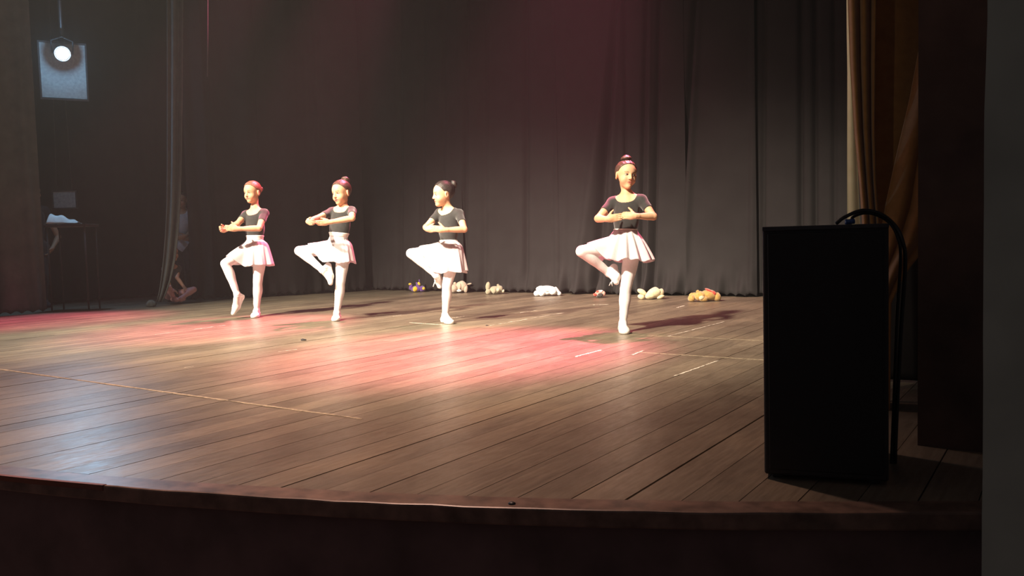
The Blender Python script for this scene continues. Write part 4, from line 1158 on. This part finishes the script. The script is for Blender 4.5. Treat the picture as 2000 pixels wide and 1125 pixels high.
# ------------------------------------------------------------------ left wing: lamp, table, board, rope
def wing_lamp():
    c = at(122, 105, 9.95)
    view = unit(CAM - c); r = unit(np.cross([0, 0, 1], view)); r = -r if r @ RT < 0 else r
    u = np.cross(view, r); u = u if u[2] > 0 else -u
    root = empty('wing_floodlight', c); tag(root, 'lit floodlight on a pale square panel high in the left wing', 'lamp')
    def q(x, y, z): return r * x + u * y + view * z
    def bx(name, x0, x1, y0, y1, z0, z1, mat, parent=root, bev=0.0):
        v, f = box_vf(x0, x1, y0, y1, z0, z1)
        o = link_mesh(name, [q(*a) for a in v], f, mat, parent, smooth=False)
        if bev: add_bevel(o, bev)
        return o
    bx('panel', -0.25, 0.25, -0.54, 0.12, -0.20, -0.17, MAT['pale_panel'], bev=0.006)
    bx('frame_edge', -0.265, -0.25, -0.56, 0.14, -0.21, -0.15, MAT['metal'])
    bx('frame_edge', 0.25, 0.265, -0.56, 0.14, -0.21, -0.15, MAT['metal'])
    bx('frame_edge', -0.25, 0.25, 0.12, 0.14, -0.21, -0.15, MAT['metal'])
    bx('frame_edge', -0.25, 0.25, -0.56, -0.54, -0.21, -0.15, MAT['metal'])
    def lathe(name, prof, mat, n=24):
        V = [q(rad * math.cos(2 * PI * k / n), rad * math.sin(2 * PI * k / n), z) for rad, z in prof for k in range(n)]
        F = [(i * n + k, i * n + (k + 1) % n, i * n + n + (k + 1) % n, i * n + n + k) for i in range(len(prof) - 1) for k in range(n)]
        return link_mesh(name, V, F, mat, root)
    lathe('housing', [(0.03, -0.168), (0.06, -0.16), (0.085, -0.05), (0.092, 0.0), (0.088, 0.0), (0.08, -0.05), (0.03, -0.12)], MAT['metal'])
    m, nt, b = new_mat('lamp_glow')
    b.inputs['Emission Color'].default_value = (0.80, 0.95, 1.0, 1); b.inputs['Emission Strength'].default_value = 60.0
    b.inputs['Base Color'].default_value = (0.9, 0.95, 1, 1)
    f = noise(nt, texco(nt), 20, 2); L(nt, ramp(nt, f, [(0.2, (0.74, 0.92, 1.0)), (0.8, (0.84, 0.97, 1.0))]), b.inputs['Emission Color'])
    lathe('lamp_lens', [(0.001, -0.012), (0.04, -0.014), (0.066, -0.020), (0.070, -0.03), (0.001, -0.032)], m)
    ld = bpy.data.lights.new('flood_beam', 'SPOT'); ld.energy = 120; ld.color = (0.45, 0.75, 1.0); ld.spot_size = math.radians(56); ld.spot_blend = 1.0; ld.shadow_soft_size = 0.06
    lo_ = bpy.data.objects.new('flood_beam', ld); COL.objects.link(lo_); lo_.parent = root
    lo_.location = tuple(q(0, 0, 0.01)); lo_.rotation_euler = Vector(np.array([-2.6, 1.6, 2.4]) - c).to_track_quat('-Z', 'Y').to_euler()
    for nm, kind_, en, deg in (('flood_spill', 'SPOT', 85, 165), ('flood_glow', 'POINT', 20, 0)):
        lp = bpy.data.lights.new(nm, kind_); lp.energy = en; lp.color = (0.36, 0.68, 1.0); lp.shadow_soft_size = 0.05
        lq = bpy.data.objects.new(nm, lp); COL.objects.link(lq); lq.parent = root; lq.location = tuple(q(0, 0, 0.06))
        if kind_ == 'SPOT':
            lp.spot_size = math.radians(deg); lp.spot_blend = 0.6
            lq.rotation_euler = Vector((0.75, -0.75, -0.75)).to_track_quat('-Z', 'Y').to_euler()
    tube_obj('bracket', [q(-0.11, 0.0, -0.06), q(-0.12, 0.15, -0.09), q(0.0, 0.2, -0.12), q(0.12, 0.15, -0.09), q(0.11, 0.0, -0.06)], 0.009, MAT['metal'], root)
    tube_obj('boom_pole', [q(0, 3.0, -0.24), q(0, -0.56, -0.24)], 0.022, MAT['metal'], root)
    return root
wing_lamp()
def pt(px, z, D):
    p = at(px, 500, D); p[2] = z; return p
def wing_table():
    root = empty('stand_table', pt(141, 0.0, 9.85)); base = np.array(root.location)
    tag(root, 'tall dark narrow table in the left wing under a white cloth', 'table')
    c = pt(143, 1.03, 9.85); r = unit(_r0); d = unit([FW[0], FW[1], 0])
    V, F = box_vf(-0.25, 0.25, -0.16, 0.16, -0.03, 0.0)
    o = link_mesh('table_top', [c + r * a[0] + d * a[1] + np.array([0, 0, a[2]]) for a in V], F, MAT['dark_cloth'], root, smooth=False, base=base); add_bevel(o, 0.004)
    for sx, sy in ((-1, -1), (1, -1), (-1, 1), (1, 1)):
        t = c + r * 0.22 * sx + d * 0.13 * sy
        tube_obj('leg', [t - [0, 0, 0.03], np.array([t[0], t[1], 0.0])], 0.010, MAT['dark_cloth'], root, 8, base)
    cl = []; F = []
    nx, ny = 26, 14
    for i in range(nx + 1):
        for k in range(ny + 1):
            s, t = i / nx, k / ny
            hgt = 0.11 * math.sin(PI * min(t * 1.1, 1)) * max(0.12, 1 - s ** 1.6) + 0.012 * math.sin(14 * s + 5 * t) * (1 - abs(2 * t - 1)) + 0.008
            w = 0.13 * (1 - 0.55 * s)
            p = c + r * (-0.23 + 0.33 * s) + d * (2 * t - 1) * w + np.array([0, 0, max(hgt, 0.006)])
            cl.append(p)
    for i in range(nx):
        for k in range(ny):
            a = i * (ny + 1) + k; F.append((a, a + ny + 1, a + ny + 2, a + 1))
    o = link_mesh('folded_cloth', cl, F, MAT['white_cloth']); m = o.modifiers.new('thickness', 'SOLIDIFY'); m.thickness = 0.008; m.offset = 1
    tag(o, 'white folded cloth with a pointed end on the dark wing table', 'cloth')
wing_table()
c = at(127, 390, 10.75)
r = unit(_r0); d = unit([FW[0], FW[1], 0])
V, F = box_vf(-0.15, 0.15, -0.01, 0.01, -0.11, 0.11)
nb_ = empty('notice_board', c); tag(nb_, 'dim pale notice board hanging behind the wing table', 'board')
V2 = [r * a[0] + d * a[1] + np.array([0, 0, a[2]]) for a in V]
add_bevel(link_mesh('panel', V2, F, MAT['pale_panel'], nb_, smooth=False), 0.004)
for x0, x1, z0, z1 in ((-0.16, -0.145, -0.12, 0.12), (0.145, 0.16, -0.12, 0.12), (-0.145, 0.145, 0.105, 0.12), (-0.145, 0.145, -0.12, -0.105)):
    V, F = box_vf(x0, x1, -0.016, 0.012, z0, z1)
    link_mesh('frame_edge', [r * a[0] + d * a[1] + np.array([0, 0, a[2]]) for a in V], F, MAT['metal'], nb_, smooth=False)
for s_ in (-0.1, 0.1):
    tube_obj('cord', [r * s_ + np.array([0, 0, 0.12]), r * s_ * 0.2 + np.array([0, 0, 4.6])], 0.003, MAT['rope'], nb_, 6)
tube_obj_ = tube_obj('rope', [at(406, -120, 10.0), at(405.5, 60, 10.0), at(405, 150, 10.0)], 0.006, MAT['rope'])
tag(tube_obj_, 'thin pale rope hanging high above the leftmost dancer', 'rope')

# ------------------------------------------------------------------ plush toys along the back curtain
def plush_mat(name, c, c2=None, scale=55, rough=0.95):
    m, nt, b = new_mat(name)
    v = texco(nt)
    f = noise(nt, v, scale, 5, 0.7)
    c2 = c2 or tuple(min(1, x * 1.35) for x in c)
    L(nt, ramp(nt, f, [(0.35, c), (0.65, c2)]), b.inputs['Base Color'])
    b.inputs['Roughness'].default_value = rough; b.inputs['Sheen Weight'].default_value = 0.5
    bump(nt, b, noise(nt, v, 220, 4, 0.7), 0.6, 0.006)
    return m
PM = dict(purple=plush_mat('purple_plush', (0.13, 0.05, 0.26)), yellow=plush_mat('yellow_plush', (0.75, 0.48, 0.03)),
          cream=plush_mat('cream_plush', (0.58, 0.45, 0.36)), white=plush_mat('white_plush', (0.80, 0.80, 0.80)),
          greige=plush_mat('grey_beige_plush', (0.36, 0.32, 0.23)), pale=plush_mat('pale_muzzle', (0.62, 0.54, 0.40)),
          beige=plush_mat('beige_plush', (0.62, 0.52, 0.33)), gold=plush_mat('golden_plush', (0.40, 0.22, 0.05), (0.62, 0.38, 0.12)),
          red=plush_mat('red_plush', (0.55, 0.05, 0.03)), black=plush_mat('black_plush', (0.03, 0.025, 0.025)),
          rose=plush_mat('rose_plush', (0.62, 0.26, 0.22)))
def plush(px, py, label, parts, scale=1.0, group='plush toys lying along the back curtain', ground=None):
    c = onfloor(px, py); c[2] = 0
    D = depth(c); r = unit([_r0[0], _r0[1], 0]); tw = unit([-c[0], -c[1], 0])
    root = empty('plush_toy', c); tag(root, label, 'plush toy', group)
    seed = int(px)
    for (name, mat, pos, rad, rot) in parts:
        rr = np.random.RandomState(seed); seed += 1
        ph = rr.rand(3) * 6
        R = Matrix.Rotation(math.radians(rot), 3, 'Y')          # tilt in the picture plane
        V, F = [], []; nu, nv = 22, 12
        for jv in range(nv + 1):
            t = PI * jv / nv
            for iu in range(nu):
                a = 2 * PI * iu / nu
                k = 1 + 0.05 * math.sin(3 * a + ph[0]) * math.sin(t) + 0.05 * math.sin(2 * t + 2 * a + ph[1]) + 0.03 * rr.uniform(-1, 1)
                w = R @ Vector((rad[0] * k * math.sin(t) * math.cos(a), rad[1] * k * math.sin(t) * math.sin(a), rad[2] * k * math.cos(t)))
                p = r * (pos[0] + w[0]) - tw * 0 + tw * (pos[1] + w[1]) + np.array([0, 0, pos[2] + w[2]])
                p = p * scale; p[2] = max(p[2], 0.002)
                V.append(p)
        for jv in range(nv):
            for iu in range(nu):
                F.append((jv * nu + iu, jv * nu + nu + iu, jv * nu + nu + (iu + 1) % nu, jv * nu + (iu + 1) % nu))
        link_mesh(name, V, F, PM[mat], root)
    return root
# pos: (picture right, towards the camera, up) in metres ; rad likewise ; rot tilts in the picture plane
plush(813, 570.5, 'purple and yellow plush toy on its back with legs up, leftmost toy', [
    ('body', 'purple', (0.00, 0, 0.045), (0.075, 0.05, 0.045), 0), ('belly', 'yellow', (-0.015, 0.03, 0.045), (0.035, 0.030, 0.038), 0),
    ('leg', 'purple', (-0.075, 0, 0.075), (0.022, 0.025, 0.045), 20), ('foot', 'yellow', (-0.085, 0.005, 0.115), (0.024, 0.024, 0.016), 0),
    ('leg', 'purple', (0.03, 0, 0.09), (0.020, 0.022, 0.055), -28), ('foot', 'yellow', (0.045, 0.015, 0.118), (0.018, 0.018, 0.026), -30), ('ear', 'purple', (0.05, -0.005, 0.155), (0.010, 0.012, 0.026), -5),
    ('head', 'purple', (0.085, 0, 0.045), (0.045, 0.045, 0.042), 0), ('muzzle', 'yellow', (0.105, 0.03, 0.05), (0.026, 0.022, 0.022), 0)])
plush(898, 571.5, 'cream plush toy with a small tail, behind the third dancer shin', [
    ('body', 'cream', (0.03, 0, 0.085), (0.085, 0.07, 0.075), 0), ('head', 'cream', (-0.075, 0.02, 0.06), (0.055, 0.055, 0.058), 0), ('ear', 'cream', (-0.065, 0.0, 0.125), (0.022, 0.015, 0.022), 0),
    ('tail', 'cream', (0.135, 0, 0.115), (0.035, 0.012, 0.011), -12), ('leg', 'cream', (0.085, 0.045, 0.05), (0.028, 0.03, 0.05), 8), ('arm', 'cream', (0.0, 0.055, 0.08), (0.025, 0.025, 0.05), 10), ('tag', 'white', (-0.01, 0.075, 0.032), (0.032, 0.010, 0.018), 0)])
plush(964, 574.5, 'grey-beige plush teddy on its back with one leg raised', [
    ('body', 'greige', (0.02, 0, 0.05), (0.085, 0.06, 0.052), 0), ('leg', 'greige', (-0.07, 0.01, 0.10), (0.030, 0.032, 0.062), 6), ('leg', 'greige', (-0.07, 0.04, 0.035), (0.034, 0.035, 0.035), 0),
    ('head', 'greige', (0.075, 0, 0.065), (0.048, 0.046, 0.048), 0), ('muzzle', 'pale', (0.055, 0.045, 0.055), (0.026, 0.020, 0.025), 0), ('ear', 'greige', (0.06, 0, 0.115), (0.018, 0.012, 0.016), 0), ('ear', 'pale', (0.125, 0.01, 0.04), (0.020, 0.014, 0.020), 0), ('arm', 'greige', (0.01, 0.055, 0.045), (0.028, 0.022, 0.036), 15)])
plush(1068, 578, 'white plush animal lying flat on its belly', [
    ('body', 'white', (0.02, 0, 0.085), (0.105, 0.065, 0.040), 6), ('head', 'white', (-0.075, 0.0, 0.095), (0.060, 0.05, 0.032), -6), ('leg', 'white', (-0.125, 0.03, 0.035), (0.038, 0.036, 0.036), 0), ('leg', 'white', (-0.06, 0.04, 0.032), (0.040, 0.036, 0.034), 0),
    ('haunch', 'white', (0.075, 0.03, 0.055), (0.050, 0.045, 0.042), 20), ('leg', 'white', (0.135, 0.0, 0.055), (0.022, 0.03, 0.060), -30), ('foot', 'white', (0.155, 0.01, 0.026), (0.028, 0.028, 0.025), 0), ('belly', 'white', (-0.02, -0.01, 0.05), (0.10, 0.05, 0.042), 0)])
plush(1171, 581, 'small red, white and black plush toy, the smallest toy', [
    ('body', 'rose', (0.0, 0, 0.045), (0.055, 0.045, 0.040), 0), ('head', 'black', (0.012, 0.04, 0.032), (0.030, 0.025, 0.026), 0), ('arm', 'red', (-0.05, 0.02, 0.035), (0.024, 0.022, 0.018), 25), ('arm', 'rose', (0.05, 0.02, 0.045), (0.022, 0.022, 0.030), 0),
    ('patch', 'white', (0.02, 0.02, 0.076), (0.026, 0.02, 0.012), 0), ('patch', 'red', (-0.02, 0.025, 0.07), (0.020, 0.018, 0.014), 0), ('leg', 'black', (-0.02, 0.04, 0.018), (0.018, 0.02, 0.014), 0)])
plush(1271, 584.5, 'beige plush toy sprawled face down right of the standing leg', [
    ('body', 'beige', (0.03, 0, 0.065), (0.090, 0.07, 0.056), -18), ('head', 'beige', (0.045, -0.01, 0.10), (0.050, 0.045, 0.032), -12), ('leg', 'beige', (-0.095, 0.01, 0.085), (0.060, 0.04, 0.028), 32), ('leg', 'beige', (-0.105, 0.02, 0.03), (0.040, 0.035, 0.028), 20),
    ('arm', 'beige', (0.115, 0.0, 0.075), (0.035, 0.035, 0.040), 10), ('arm', 'beige', (0.11, 0.02, 0.025), (0.042, 0.03, 0.022), -15), ('body', 'beige', (-0.01, 0.03, 0.04), (0.055, 0.05, 0.036), 0)])
plush(1376, 588.5, 'golden-brown plush bear with a red scarf, rightmost toy', [
    ('body', 'gold', (0.05, 0, 0.065), (0.095, 0.08, 0.055), 10), ('head', 'gold', (-0.045, 0.03, 0.060), (0.058, 0.055, 0.050), 0), ('ear', 'gold', (-0.07, 0.02, 0.105), (0.020, 0.014, 0.018), 0), ('muzzle', 'beige', (-0.03, 0.085, 0.045), (0.028, 0.020, 0.022), 0),
    ('foot', 'gold', (-0.135, 0.02, 0.038), (0.040, 0.040, 0.038), 0), ('leg', 'gold', (-0.105, -0.01, 0.060), (0.055, 0.035, 0.035), 10), ('arm', 'gold', (-0.01, 0.06, 0.03), (0.045, 0.035, 0.030), 0), ('leg', 'gold', (0.135, 0.02, 0.045), (0.042, 0.045, 0.045), 0),
    ('scarf', 'red', (0.055, 0.025, 0.112), (0.055, 0.040, 0.014), 28), ('scarf_end', 'red', (0.10, 0.05, 0.085), (0.022, 0.016, 0.026), -20)])
